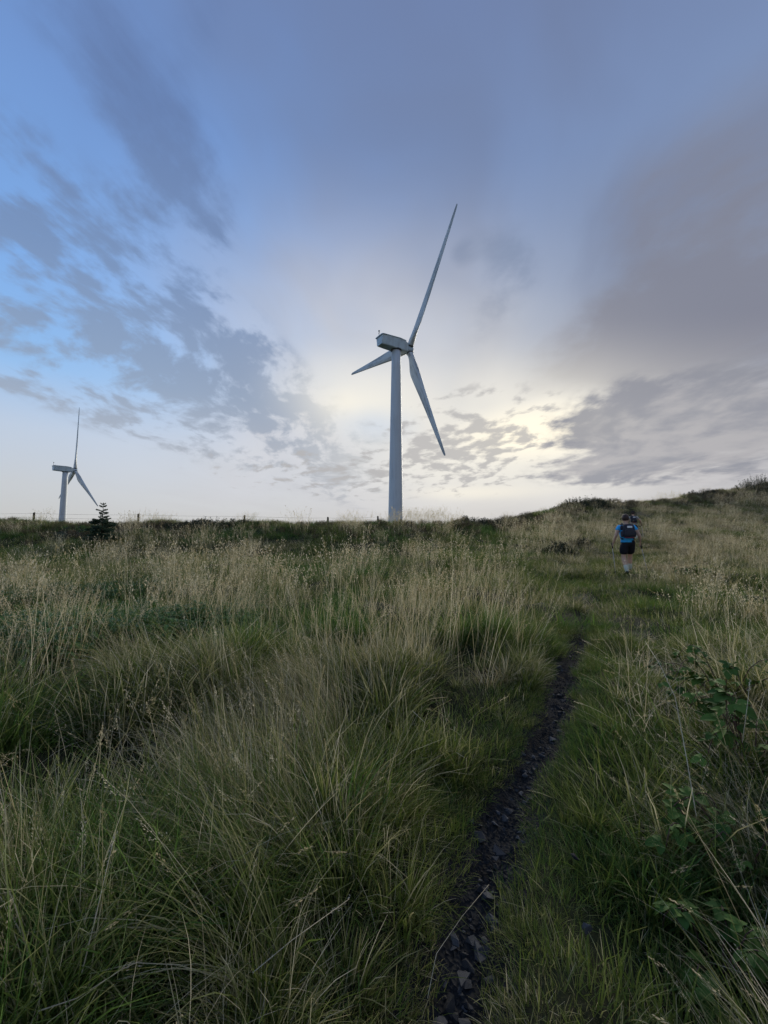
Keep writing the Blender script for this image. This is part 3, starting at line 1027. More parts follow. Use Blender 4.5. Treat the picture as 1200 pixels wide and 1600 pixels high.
x, y = sample_area(1500, -4.5, 5.0, 0.8, 4.8, lambda x, y: seen(x, y, 1.5) * (np.abs(path_dist(x, y)) > 0.50) * (0.35 + 0.65 * sstep(0.3, 1.2, np.abs(path_dist(x, y)))) * sstep(0.36, 0.58, fbm(x, y, 0.8, 57)))
tag(place('loose_straw', straw, 5, x, y, rng.uniform(0.7, 1.15, len(x)), np.clip(1.0 + rng.normal(0, .1, len(x)), 0, 1.2), lift=0.10), 'bleached loose straw tangled through the foreground grass', 'straw', kind='stuff')

# more lodged grass in the right foreground, falling towards the path
x, y = sample_area(170, 0.9, 3.4, 0.85, 3.4, lambda x, y: seen(x, y, 1.2) * sstep(0.7, 1.1, path_dist(x, y)) * sstep(0.40, 0.58, fbm(x, y, 0.9, 53)))
rz = math.pi * 0.85 + 1.6 * (fbm(x, y, 1.0, 63) - 0.5) + rng.normal(0, .35, len(x))
tag(place('fallen_grass', near_lodged, 4, x, y, rng.uniform(0.45, 0.85, len(x)), np.clip(0.42 + rng.normal(0, .18, len(x)), -.2, 1), rz=rz), 'fallen straw-coloured grass right of the path among the brambles', 'grass', kind='stuff')

# far tussocks up to and just past the skyline
def below_crest(x, y, past=2.0):
    yc, _ = crest(x)
    return y < yc + past


def heathy(x, y):
    """where dark heather takes over: the bank below the fence and patches on the hill"""
    yc, _ = crest(x)
    bank_ = sstep(5.0, 1.6, yc - y) * sstep(5, 0, x) * (0.55 + 0.5 * sstep(.4, .6, fbm(x, y, 2.5, 83)))
    top = sstep(4.0, 0.6, yc - y) * sstep(0, 5, x) * (0.4 + 0.6 * sstep(.35, .55, fbm(x, y, 3.5, 83)))
    patch = sstep(0.64, 0.74, fbm(x, y, 5.0, 81)) * sstep(12, 16, y) * 0.5
    return np.clip(np.maximum(np.maximum(bank_, patch), top), 0, 1)


def dens_far(x, y):
    pd = path_dist(x, y)
    return seen(x, y, 3) * below_crest(x, y) * ((np.abs(pd) > 0.55) | (y > 30)) * (1 - 0.7 * heathy(x, y))


def jitter_grid(x0, x1, y0, y1, step, dens):
    a, b_ = np.meshgrid(np.arange(x0, x1, step), np.arange(y0, y1, step))
    x = a.ravel() + rng.uniform(-.45, .45, a.size) * step; y = b_.ravel() + rng.uniform(-.45, .45, a.size) * step
    k = rng.random(a.size) < dens(x, y)
    return x[k], y[k]


x, y = jitter_grid(-30, 48, 5.0, 48, 0.95, dens_far)
tag(place('moor_grass', far_tuss, 6, x, y, rng.uniform(0.8, 1.2, len(x)) * (1 - 0.5 * np.exp(-(path_dist(x, y) / 1.1) ** 2)) * (0.8 + 0.4 * fbm(x, y, 2.0, 44)), np.clip(dryness(x, y) + rng.normal(0, .14, len(x)), -.4, 1), follow=True), 'straw and dull green moor grass covering the slope up to the skyline', 'grass', kind='stuff')

def dens_fstem(x, y):
    pd = path_dist(x, y)
    return dens_far(x, y) * (np.abs(pd) > 0.8) * 0.34 * (0.03 + 1.8 * sstep(0.55, 0.63, fbm(x, y, 1.9, 91)) + 0.34 * sstep(.2, .5, x / np.maximum(y, 1)))


x, y = jitter_grid(-30, 48, 5.2, 48, 0.8, dens_fstem)
tag(place('tall_dry_grass', far_stem, 6, x, y, rng.uniform(0.6, 1.0, len(x)) * (1 + 0.35 * sstep(0.56, 0.68, fbm(x, y, 1.9, 91))), np.clip(0.72 + rng.normal(0, .14, len(x)), 0, 1), rz=rng.normal(0, 0.6, len(x)), follow=True), 'tall pale seeding grass standing across the middle distance', 'grass', kind='stuff')

# heather on the bank and the hilltop
x, y = jitter_grid(-30, 48, 9, 48, 0.48, lambda x, y: seen(x, y, 3) * below_crest(x, y, 1.2) * heathy(x, y) * ((np.abs(path_dist(x, y)) > 0.6) | (y > 30)))
tag(place('heather', heath, 4, x, y, rng.uniform(0.55, 1.0, len(x)) * np.where(x < 3, 0.8, 1.0), rng.uniform(0.2, 1.0, len(x)), follow=True), 'dark brown heather on the bank and hilltop along the skyline', 'heather', kind='stuff')

# dark leafy herbs
x, y = sample_area(3500, -8, -1.2, 2.6, 8.5, lambda x, y: seen(x, y) * sstep(0.50, 0.62, fbm(x, y, 2.0, 95)) * sstep(-0.28 * y, -0.45 * y, x))
tag(place('leafy_herbs', herb, 4, x, y, rng.uniform(0.7, 1.3, len(x)), rng.uniform(0.0, 0.35, len(x)), follow=True), 'dark green leafy herbs among the grass at the left edge', 'herbs', kind='stuff')

# ------------------------------------------------------------------ finding the ground along a line of sight (layout only)
def ground_at(u, v):
    d = view_dir(u, v); o = Vector((0, 0, CAM_Z))
    lo = 0.3; hi = None
    t = np.linspace(0.3, 70, 1400)
    X = o.x + d.x * t; Y = o.y + d.y * t; Z = o.z + d.z * t
    k = np.where(Z < height(X, Y))[0]
    i = k[0] if len(k) else -1
    return float(X[i]), float(Y[i]), hz(float(X[i]), float(Y[i]))


def at_depth(u, depth):
    d = view_dir(u, 830)
    return d.x / d.y * depth, depth


# ------------------------------------------------------------------ stones of the path
m_slate, nt, b = material('slate')
t_ = nt.nodes.new('ShaderNodeTexCoord'); oi = nt.nodes.new('ShaderNodeObjectInfo')
n1 = noise(nt, t_.outputs['Object'], 30, 5, 0.65)
rn_ = Sock(nt, oi.outputs['Random'])
c = mixc(nt, rn_, (0.016, 0.017, 0.019), (0.095, 0.098, 0.104))
c = mixc(nt, n1.ramp(0.4, 0.75) * 0.5, c, (0.030, 0.030, 0.029))
nt.links.new(c, b.inputs['Base Color']); b.inputs['Roughness'].default_value = 0.8; b.inputs['Specular IOR Level'].default_value = 0.15
bp = nt.nodes.new('ShaderNodeBump'); bp.inputs['Strength'].default_value = 0.5; bp.inputs['Distance'].default_value = 0.004
nt.links.new(n1.s, bp.inputs['Height']); nt.links.new(bp.outputs[0], b.inputs['Normal'])


def stone_mesh(seed, n=11, flat=0.45):
    r = np.random.default_rng(seed)
    bm = bmesh.new()
    for _ in range(n):
        p = r.normal(0, 1, 3); p /= np.linalg.norm(p) ** 0.7
        bm.verts.new((p[0] * 0.5, p[1] * 0.38, p[2] * flat * 0.5))
    bmesh.ops.convex_hull(bm, input=bm.verts)
    bmesh.ops.delete(bm, geom=[v for v in bm.verts if not v.link_faces], context='VERTS')
    me = bpy.data.meshes.new('stone'); bm.normal_update(); bm.to_mesh(me); bm.free()
    me.materials.append(m_slate)
    return me


STONES = [stone_mesh(900 + k) for k in range(10)]
srng = np.random.default_rng(77)
cand = PATH[(PATH[:, 1] > 0.75) & (PATH[:, 1] < 7.5)]
cnt = 0
for k in range(285):
    f = srng.random() ** 1.5 * (len(cand) - 1.01)
    i = int(f); p = cand[i] * (1 - f + i) + cand[i + 1] * (f - i)
    t = cand[i + 1] - cand[i]; t /= np.linalg.norm(t); n_ = np.array([t[1], -t[0]])
    q = p + n_ * srng.normal(0, 0.058) + t * srng.uniform(-.05, .05)
    o = link('stone', STONES[k % 10], path)
    s = float(np.clip(srng.lognormal(math.log(0.032), 0.45), 0.014, 0.075))
    o.location = (q[0], q[1], hz(q[0], q[1]) + 0.006 + s * 0.10)
    o.rotation_euler = (srng.normal(0, .25), srng.normal(0, .25), srng.uniform(0, 6.28))
    o.scale = (s, s * srng.uniform(.8, 1.2), s * srng.uniform(.7, 1.3))
# fine chippings between them, too small to pick apart
gv, gf = [], []
for k in range(2600):
    f = srng.random() ** 1.3 * (len(cand) - 1.01); i = int(f)
    p = cand[i] * (1 - f + i) + cand[i + 1] * (f - i)
    t = cand[i + 1] - cand[i]; t /= np.linalg.norm(t); n_ = np.array([t[1], -t[0]])
    q = p + n_ * srng.normal(0, 0.065)
    s = srng.uniform(0.006, 0.016)
    b0 = len(gv)
    pr = srng.normal(0, 1, (4, 3)); pr /= np.linalg.norm(pr, axis=1)[:, None]
    for w in ((1, 0, 0), (-.5, .8, 0), (-.5, -.8, 0), (0, 0, .7)):
        gv.append((q[0] + (w[0] + srng.normal(0, .25)) * s, q[1] + (w[1] + srng.normal(0, .25)) * s, w[2] * s))
    gf += [(b0, b0 + 1, b0 + 3), (b0 + 1, b0 + 2, b0 + 3), (b0 + 2, b0, b0 + 3)]
gv = np.array(gv); gv[:, 2] += height(gv[:, 0], gv[:, 1]) + 0.006
tag(mesh_obj('chippings', gv, gf, m_slate, path), kind='stuff')
# two loose stones in the turf right of the path
for (u, v, s, lab) in ((899, 1377, 0.045, 'small grey loose stone in the turf, the farther one right of the path'), (921, 1492, 0.05, 'small bluish loose stone in the turf, the one nearest the bottom edge')):
    gx_, gy_, gz_ = ground_at(u, v)
    o = link('loose_stone', STONES[3] if s > .046 else STONES[5])
    o.location = (gx_, gy_, gz_ + 0.085); o.scale = (s, s, s * 1.5); o.rotation_euler = (0.2, 0.1, s * 40)
    tag(o, lab, 'stone', 'loose stones beside the path')

# ------------------------------------------------------------------ brambles
m_bleaf, nt, b = material('bramble_leaf')
t_ = nt.nodes.new('ShaderNodeTexCoord'); oi = nt.nodes.new('ShaderNodeObjectInfo')
n1 = noise(nt, t_.outputs['Object'], 40, 4, 0.6)
c = mixc(nt, Sock(nt, oi.outputs['Random']), (0.036, 0.084, 0.016), (0.105, 0.180, 0.032))
c = mixc(nt, n1.ramp(0.45, 0.75) * 0.4, c, (0.09, 0.11, 0.035))
nt.links.new(c, b.inputs['Base Color']); b.inputs['Roughness'].default_value = 0.75
b.inputs['Specular IOR Level'].default_value = 0.15
m_cane = simple_mat('bramble_cane', (0.085, 0.045, 0.035), 0.6, 0.3, 0.3, 30)


def bramble_leaf_mesh(seed):
    """three toothed leaflets on a short stalk"""
    r = np.random.default_rng(seed)
    v, f = [], []
    def leaflet(o, ang, L, W, droop):
        d = np.array([math.cos(ang), math.sin(ang)]); s = np.array([-d[1], d[0]])
        prof = [(0, 0), (0.12, 0.26), (0.3, 0.46), (0.5, 0.5), (0.7, 0.38), (0.88, 0.18), (1.0, 0)]
        b0 = len(v)
        rows = []
        for k, (t, w) in enumerate(prof):
            w = w * W * (1 + r.normal(0, .05)); c_ = np.array(o) + d * t * L
            z = -droop * L * t * t
            if k in (0, len(prof) - 1): v.append((c_[0], c_[1], z)); rows.append([len(v) - 1])
            else:
                row = []
                for sg in (-1, -0.5, 0, 0.5, 1):
                    q = c_ + s * w * sg + d * (0.05 * L if abs(sg) == 1 and k % 2 else 0)
                    v.append((q[0], q[1], z + abs(sg) * w * 0.28 + (0.004 if abs(sg) == .5 else 0))); row.append(len(v) - 1)
                rows.append(row)
        for a, b_ in zip(rows[:-1], rows[1:]):
            if len(a) == 1:
                for i in range(4): f.append((a[0], b_[i + 1], b_[i]))
            elif len(b_) == 1:
                for i in range(4): f.append((a[i], a[i + 1], b_[0]))
            else:
                for i in range(4): f.append((a[i], a[i + 1], b_[i + 1], b_[i]))
    leaflet((0.35, 0), r.normal(0, .08), 0.75, 0.58, 0.25)
    leaflet((0.30, 0.02), 1.15 + r.normal(0, .1), 0.58, 0.48, 0.35)
    leaflet((0.30, -0.02), -1.15 + r.normal(0, .1), 0.58, 0.48, 0.35)
    b0 = len(v)
    v.extend([(0, -0.012, 0.0), (0, 0.012, 0.0), (0.38, 0.010, 0.0), (0.38, -0.010, 0.0)]); f.append((b0, b0 + 3, b0 + 2, b0 + 1))
    return make_mesh('leaf', v, f, m_bleaf, True)


BLEAF = [bramble_leaf_mesh(40 + k) for k in range(4)]


def bramble(u, v, canes, nleaf, spread, hgt, size, label, seed):
    r = np.random.default_rng(seed)
    gx_, gy_, gz_ = ground_at(u, v)
    root = empty('bramble', (gx_, gy_, gz_))
    tag(root, label, 'bramble', 'bramble plants right of the path')
    paths = []
    for k in range(canes):
        az = r.uniform(0, 6.28); L = spread * r.uniform(0.7, 1.3); h = hgt * r.uniform(0.6, 1.2)
        pts = []
        for i in range(9):
            t = i / 8
            rr = L * t
            pts.append((math.cos(az + 0.3 * t) * rr + r.normal(0, .006), math.sin(az + 0.3 * t) * rr + r.normal(0, .006), h * (1 - (1.35 * t - 0.62) ** 2 / 0.39 * 0.95) - 0.02 if False else h * math.sin(min(1, t * 1.02) * 2.5) / 0.98 - 0.02 * (1 - t)))
        MB().tube(pts, [0.0045 - 0.0028 * i / 8 for i in range(9)], 5).build('cane', m_cane, root, True)
        paths.append(np.array(pts))
    for k in range(nleaf):
        P = paths[k % canes]; s = r.uniform(0.22, 0.99) * 8; i = min(int(s), 7); fr = s - i
        p = P[i] * (1 - fr) + P[i + 1] * fr
        o = link('leaf', BLEAF[int(r.integers(0, 4))], root)
        o.location = tuple(p)
        o.rotation_euler = (r.normal(0, .35), r.normal(0.05, .35), r.uniform(0, 6.28))
        q = size * r.uniform(0.7, 1.25)
        o.scale = (q, q, q)
    return root


bramble(1172, 1225, 8, 70, 0.30, 0.44, 0.098, 'bramble with the largest bright green leaves, at the right edge', 1)
bramble(1092, 1375, 5, 36, 0.17, 0.24, 0.074, 'low bramble with small clustered leaves above the crossed straw stalks', 2)
bramble(1125, 1540, 6, 48, 0.20, 0.20, 0.072, 'dark rounded bramble close to the bottom edge right of the path', 3)
bramble(1165, 1390, 8, 66, 0.26, 0.30, 0.080, 'dark dense bramble at the right edge below the bright one', 4)
bramble(1135, 1110, 8, 66, 0.50, 0.40, 0.082, 'bramble with long arching brown canes above the bright-leaved one', 5)
bramble(1090, 905, 8, 48, 0.75, 0.42, 0.12, 'distant bramble thicket in the pale grass right of the walkers', 6)

# ------------------------------------------------------------------ single dry stalks that stand out
m_stalk = simple_mat('dry_stalk', (0.46, 0.41, 0.29), 0.7, 0.2, 0.2, 40)


def stalk(pts, rad, label, head=True, seed=0):
    r = np.random.default_rng(seed)
    base = Vector(pts[0])
    root = empty('dry_stalk', base)
    tag(root, label, 'stalk', 'bleached stalks in the foreground')
    loc = [tuple(Vector(p) - base) for p in pts]
    MB().tube(loc, [rad * (1 - 0.5 * i / (len(loc) - 1)) for i in range(len(loc))], 5).build('stem', m_stalk, root, True)
    if head:
        mb = MB()
        e = Vector(loc[-1]); d = (e - Vector(loc[-2])).normalized()
        for k in range(26):
            p = e - d * r.uniform(0, 0.07) + Vector(r.normal(0, 0.004, 3))
            q = p + (d + Vector(r.normal(0, .5, 3))).normalized() * r.uniform(0.008, 0.018)
            s = Vector(r.normal(0, 1, 3)).cross(q - p).normalized() * 0.0016
            b0 = len(mb.v); mb.v += [tuple(p), tuple((p + q) / 2 + s), tuple(q), tuple((p + q) / 2 - s)]; mb.f.append((b0, b0 + 1, b0 + 2, b0 + 3))
        tag(mb.build('seed_head', m_stalk, root), kind='stuff')
    return root


def spt(u, v, depth):
    d = view_dir(u, v); k = depth / d.y
    return (d.x * k, d.y * k, d.z * k + CAM_Z)


stalk([spt(1088, 1275, 1.95), spt(1072, 1180, 2.1), spt(1055, 1090, 2.3), spt(1032, 1040, 2.5), spt(1008, 1002, 2.75)], 0.0024, 'long bleached stalk curving up in front of the brambles', False, 1)
stalk([spt(1160, 1160, 2.2), spt(1168, 1100, 2.25), spt(1172, 1062, 2.3)], 0.0018, 'short upright bleached stalk above the large bramble leaves', True, 2)
stalk([spt(128, 1520, 1.25), spt(150, 1430, 1.33), spt(172, 1335, 1.45), spt(180, 1302, 1.5)], 0.0018, 'pale bent straw rising at the lower left', True, 3)
stalk([spt(60, 1580, 1.15), spt(120, 1560, 1.2), spt(190, 1515, 1.28), spt(222, 1500, 1.32)], 0.0017, 'long straw lying low across the bottom left corner', True, 4)
stalk([spt(395, 1520, 1.3), spt(455, 1470, 1.4), spt(545, 1405, 1.55), spt(520, 1425, 1.52)], 0.0014, 'thin straw leaning over the middle tussock near the bottom', True, 5)
stalk([spt(668, 1560, 1.32), spt(682, 1490, 1.42), spt(722, 1432, 1.55), spt(764, 1382, 1.68)], 0.0009, 'thin straw leaning across the stones of the path', False, 6)

# ------------------------------------------------------------------ young conifer on the bank
m_needle = leaf_mat('spruce_needles', [(0.0, (0.036, 0.070, 0.046)), (0.5, (0.055, 0.100, 0.062)), (1.0, (0.090, 0.140, 0.080))], [(0.0, (0.08, 0.12, 0.065)), (1.0, (0.13, 0.16, 0.08))], 0.15, 0.6)
m_bark = simple_mat('bark', (0.060, 0.046, 0.036), 0.9, 0.1, 0.35, 25)


def spruce_branch(seed):
    r = np.random.default_rng(seed); t = Tuft(seed)
    def spray(p0, d, L, n):
        d = np.array(d, float); d /= np.linalg.norm(d)
        for k in range(n):
            s = r.random(); p = np.array(p0) + d * L * s
            nd = d * 0.9 + r.normal(0, .75, 3); nd[2] += .15; nd /= np.linalg.norm(nd)
            sd = np.cross(nd, r.normal(0, 1, 3)); sd /= np.linalg.norm(sd)
            l = 0.10 * r.uniform(.7, 1.3); w = 0.016
            b0 = len(t.v); t.v += [p - sd * w * .3, p + sd * w * .3, p + nd * l + sd * w, p + nd * l - sd * w]
            t.f.append((b0, b0 + 1, b0 + 2, b0 + 3)); rn = r.random(); t.rnd += [rn] * 4; t.tt += [s] * 4
        b0 = len(t.v); sd = np.cross(d, [0, 0, 1]) * .006
        e = np.array(p0) + d * L
        t.v += [np.array(p0) - sd, np.array(p0) + sd, e + sd * .4, e - sd * .4]; t.f.append((b0, b0 + 1, b0 + 2, b0 + 3)); t.rnd += [0.0] * 4; t.tt += [0.0] * 4
    spray((0, 0, 0), (1, 0, 0.18), 1.0, 80)
    for k in range(9):
        s = 0.25 + 0.075 * k
        for sg in (-1, 1):
            spray((s, 0, s * .18), (0.75, sg * 0.75, 0.12 + r.normal(0, .08)), 0.42 * (1.05 - s), 20)
    return t.mesh('branch', m_needle)


BR = [spruce_branch(60 + k) for k in range(3)]
cx_, cy_ = at_depth(159, 18.6)
con = empty('conifer', (cx_, cy_, hz(cx_, cy_)))
tag(con, 'small young conifer with tiered branches on the bank at left', 'conifer')
HC = 1.95
MB().tube([(0, 0, -0.1), (0.01, 0, HC * .5), (0, 0.01, HC)], [0.035, 0.022, 0.006], 7).build('trunk', m_bark, con, True)
r = np.random.default_rng(5)
z = 0.30
while z < HC - 0.22:
    L = 0.78 * (1 - z / HC) ** 0.9 * r.uniform(.85, 1.15) + 0.05
    nb = 7 if z < HC * .6 else 4
    off = r.uniform(0, 6.28)
    for k in range(nb):
        o = link('branch', BR[int(r.integers(0, 3))], con)
        o.location = (0, 0, z + r.normal(0, .03))
        o.rotation_euler = (r.normal(0, .15), r.normal(-0.10 + 0.28 * (1 - z / HC), .10), off + k * 6.283 / nb + r.normal(0, .18))
        q = L * r.uniform(.7, 1.15); o.scale = (q, q, max(q, .35))
    z += 0.13 * r.uniform(.6, 1.4)
for k in range(3):
    o = link('branch', BR[k], con); o.location = (0, 0, HC - 0.14); o.scale = (.16, .16, .2); o.rotation_euler = (0, -0.5, k * 2.1)

# ------------------------------------------------------------------ post and wire fence behind the bank
m_post = simple_mat('old_post', (0.050, 0.042, 0.036), 0.9, 0.1, 0.4, 14)
m_wire = simple_mat('wire', (0.10, 0.10, 0.10), 0.5, 0.5, 0.1, 10, 0.8)
posts = []
for u, dp, top in ((-110, 25.4, 804), (51, 25.6, 803), (216, 26.0, 804.5), (381, 26.4, 806), (512, 26.8, 808), (591, 28.5, 806)):
    x_, y_ = at_depth(u, dp)
    ztop = CAM_Z + dp * (845 - top) / FPX
    posts.append((x_, y_, ztop))
fence = empty('fence', (posts[1][0], posts[1][1], hz(*posts[1][:2])))
tag(fence, 'old post and wire fence along the skyline behind the bank', 'fence')
fb = fence.location
for k, (x_, y_, zt) in enumerate(posts):
    mb = MB(); g = hz(x_, y_) - 0.3
    lean = (0.03 * math.sin(k * 2.3), 0.02 * math.cos(k * 1.7))
    rings = []
    for i in range(5):
        t = i / 4; zz_ = g + (zt - g) * t; w = 0.068 - 0.01 * t
        rings.append([(x_ + lean[0] * t + w * math.cos(a) * (1 + .1 * math.sin(3 * a + k)) - fb.x, y_ + lean[1] * t + w * math.sin(a) - fb.y, zz_ - fb.z + (0.02 * math.sin(a + k) if i == 4 else 0)) for a in np.linspace(0, 2 * math.pi, 9)[:-1]])
    mb.loft(rings).build('post', m_post, fence)
for dz_ in (0.06, 0.32, 0.58):
    pts = []
    for (a, b_) in zip(posts[:-1], posts[1:]):
        for i in range(6):
            t = i / 6
            pts.append((a[0] + (b_[0] - a[0]) * t - fb.x, a[1] + (b_[1] - a[1]) * t - fb.y, a[2] + (b_[2] - a[2]) * t - dz_ - 0.03 * math.sin(math.pi * t) - fb.z))
    pts.append((posts[-1][0] - fb.x, posts[-1][1] - fb.y, posts[-1][2] - dz_ - fb.z))
    MB().tube(pts, 0.005, 5).build('wire', m_wire, fence)

# ------------------------------------------------------------------ gorse and heather bushes that stand out
m_gorse = leaf_mat('gorse_spines', [(0.0, (0.016, 0.026, 0.015)), (0.5, (0.026, 0.040, 0.022)), (1.0, (0.045, 0.060, 0.032))], HEATHD, 0.15, 0.7)


def bush(u, depth, w, h, n, label, seed, name='gorse_bush', deep=None, lift=0.0):
    x_, y_ = at_depth(u, depth)
    root = empty(name, (x_, y_, hz(x_, y_) + lift))
    tag(root, label, 'bush', 'dark bushes on the hill')
    g0 = hz(x_, y_)
    t = Tuft(seed); r = t.r
    for _ in range(n):
        a = r.random() * 6.283; q = math.sqrt(r.random())
        bx, by = w * .5 * q * math.cos(a), (deep or w) * .5 * q * math.sin(a)
        hh = h * (1 - 0.75 * q * q) * r.uniform(0.65, 1.1) * (0.8 + 0.4 * vnoise(bx, by, 0.5, seed))
        zg = float(height(np.array([x_ + bx]), np.array([y_ + by]), True, False)[0]) - g0 - lift
        mid = t.ribbon((bx, by, zg - 0.05), r.random() * 6.283, r.uniform(0.0, 0.35), r.normal(0, .4), hh, 0.012, 4, 0.1, 0.2, .6)
        ps = np.array([m[0] for m in mid])
        for k in range(26):
            s = r.uniform(0.35, 1.0) * 4; i = min(int(s), 3)
            p = ps[i] + (ps[i + 1] - ps[i]) * (s - i) + r.normal(0, .035, 3)
            d = r.normal(0, 1, 3) + np.array([0, 0, .9]); d /= np.linalg.norm(d)
            sd = np.cross(d, r.normal(0, 1, 3)); sd /= np.linalg.norm(sd); l = r.uniform(0.04, 0.10)
            b0 = len(t.v); t.v += [p, p + d * l * .5 + sd * l * .22, p + d * l, p + d * l * .5 - sd * l * .22]
            t.f.append((b0, b0 + 1, b0 + 2, b0 + 3)); rn = r.random(); t.rnd += [rn] * 4; t.tt += [r.random()] * 4
    fo = link('foliage', t.mesh('foliage', m_gorse), root); fo['kind'] = 'stuff'
    mb = MB()
    for k in range(4): mb.tube([(0, 0, -0.1 - lift), (r.normal(0, .15) * w, r.normal(0, .1) * w, h * .55)], [0.02, 0.006], 5)
    tag(mb.build('stems', m_bark, root), kind='stuff')
    return root


bush(915, 38, 6.5, 1.0, 260, 'dark rounded gorse mound on the skyline left of the walkers', 21, deep=2.5)
bush(1190, 44, 5.5, 1.5, 260, 'tallest dark bush at the right end of the skyline', 22, deep=2.5)
bush(1090, 43, 4.5, 0.7, 160, 'low ragged bush on the skyline left of the tallest one', 23, deep=2)
bush(760, 25.5, 4.2, 0.55, 220, 'dark leafy bush on the skyline right of the near turbine tower', 24, deep=1.5)
bush(868, 17.5, 2.0, 0.55, 150, 'dark heather clump in the pale grass left of the walkers', 25, 'heather_bush', 1.2)
bush(905, 20, 1.3, 0.5, 90, 'smaller dark heather clump just behind the first, nearer the walkers', 26, 'heather_bush', 1.0)
bush(985, 33, 0.9, 1.25, 40, 'thin upright shrub directly behind the walkers', 27, 'upright_shrub', 0.7)
bush(330, 21.5, 5.0, 0.55, 220, 'dark heather hump on the bank right of the conifer', 28, 'heather_bush', 1.5)

# ------------------------------------------------------------------ walkers
m_skin = simple_mat('skin', (0.50, 0.31, 0.22), 0.55, 0.35, 0.12, 12)
m_shirt = simple_mat('blue_shirt', (0.04, 0.40, 0.80), 0.8, 0.2, 0.15, 30)
m_short = simple_mat('black_shorts', (0.014, 0.014, 0.018), 0.85, 0.2, 0.2, 30)
m_sock = simple_mat('pale_sock', (0.52, 0.54, 0.44), 0.9, 0.1, 0.12, 60)
m_shoe = simple_mat('dark_shoe', (0.025, 0.025, 0.027), 0.7, 0.3, 0.3, 40)
m_hair = simple_mat('brown_hair', (0.045, 0.024, 0.018), 0.6, 0.4, 0.4, 60)
m_pack = simple_mat('navy_pack', (0.022, 0.024, 0.038), 0.7, 0.3, 0.3, 20)
m_pock = simple_mat('pack_mesh_pocket', (0.040, 0.040, 0.050), 0.8, 0.2, 0.3, 60)
m_red = simple_mat('maroon_trim', (0.14, 0.025, 0.05), 0.7, 0.3, 0.2, 40)
m_white = simple_mat('white_patch', (0.75, 0.78, 0.80), 0.5, 0.4, 0.05, 20)
m_grip = simple_mat('black_grip', (0.015, 0.015, 0.016), 0.8, 0.2, 0.2, 40)
m_alu = simple_mat('pole_shaft', (0.30, 0.32, 0.34), 0.35, 0.5, 0.1, 20, 0.7)
m_pale = simple_mat('pale_shirt', (0.34, 0.33, 0.30), 0.8, 0.2, 0.15, 30)


def skin_mesh(name, pts, edges, rad, mat, parent=None, levels=2, root=0):
    """limbs grown round a skeleton as one continuous surface"""
    me = bpy.data.meshes.new(name)
    me.from_pydata([tuple(p) for p in pts], edges, [])
    o = link(name, me, parent)
    md = o.modifiers.new('skin', 'SKIN'); md.use_smooth_shade = True
    md.branch_smoothing = 0.4
    sv = me.skin_vertices[0].data if me.skin_vertices else None
    if sv is None:
        bpy.context.view_layer.objects.active = o
        bpy.ops.mesh.customdata_skin_add()
        sv = me.skin_vertices[0].data
    for i, q in enumerate(rad):
        sv[i].radius = q if isinstance(q, tuple) else (q, q)
        sv[i].use_root = (i == root)
    ss = o.modifiers.new('subsurf', 'SUBSURF'); ss.levels = levels; ss.render_levels = levels
    me.materials.append(mat)
    return o


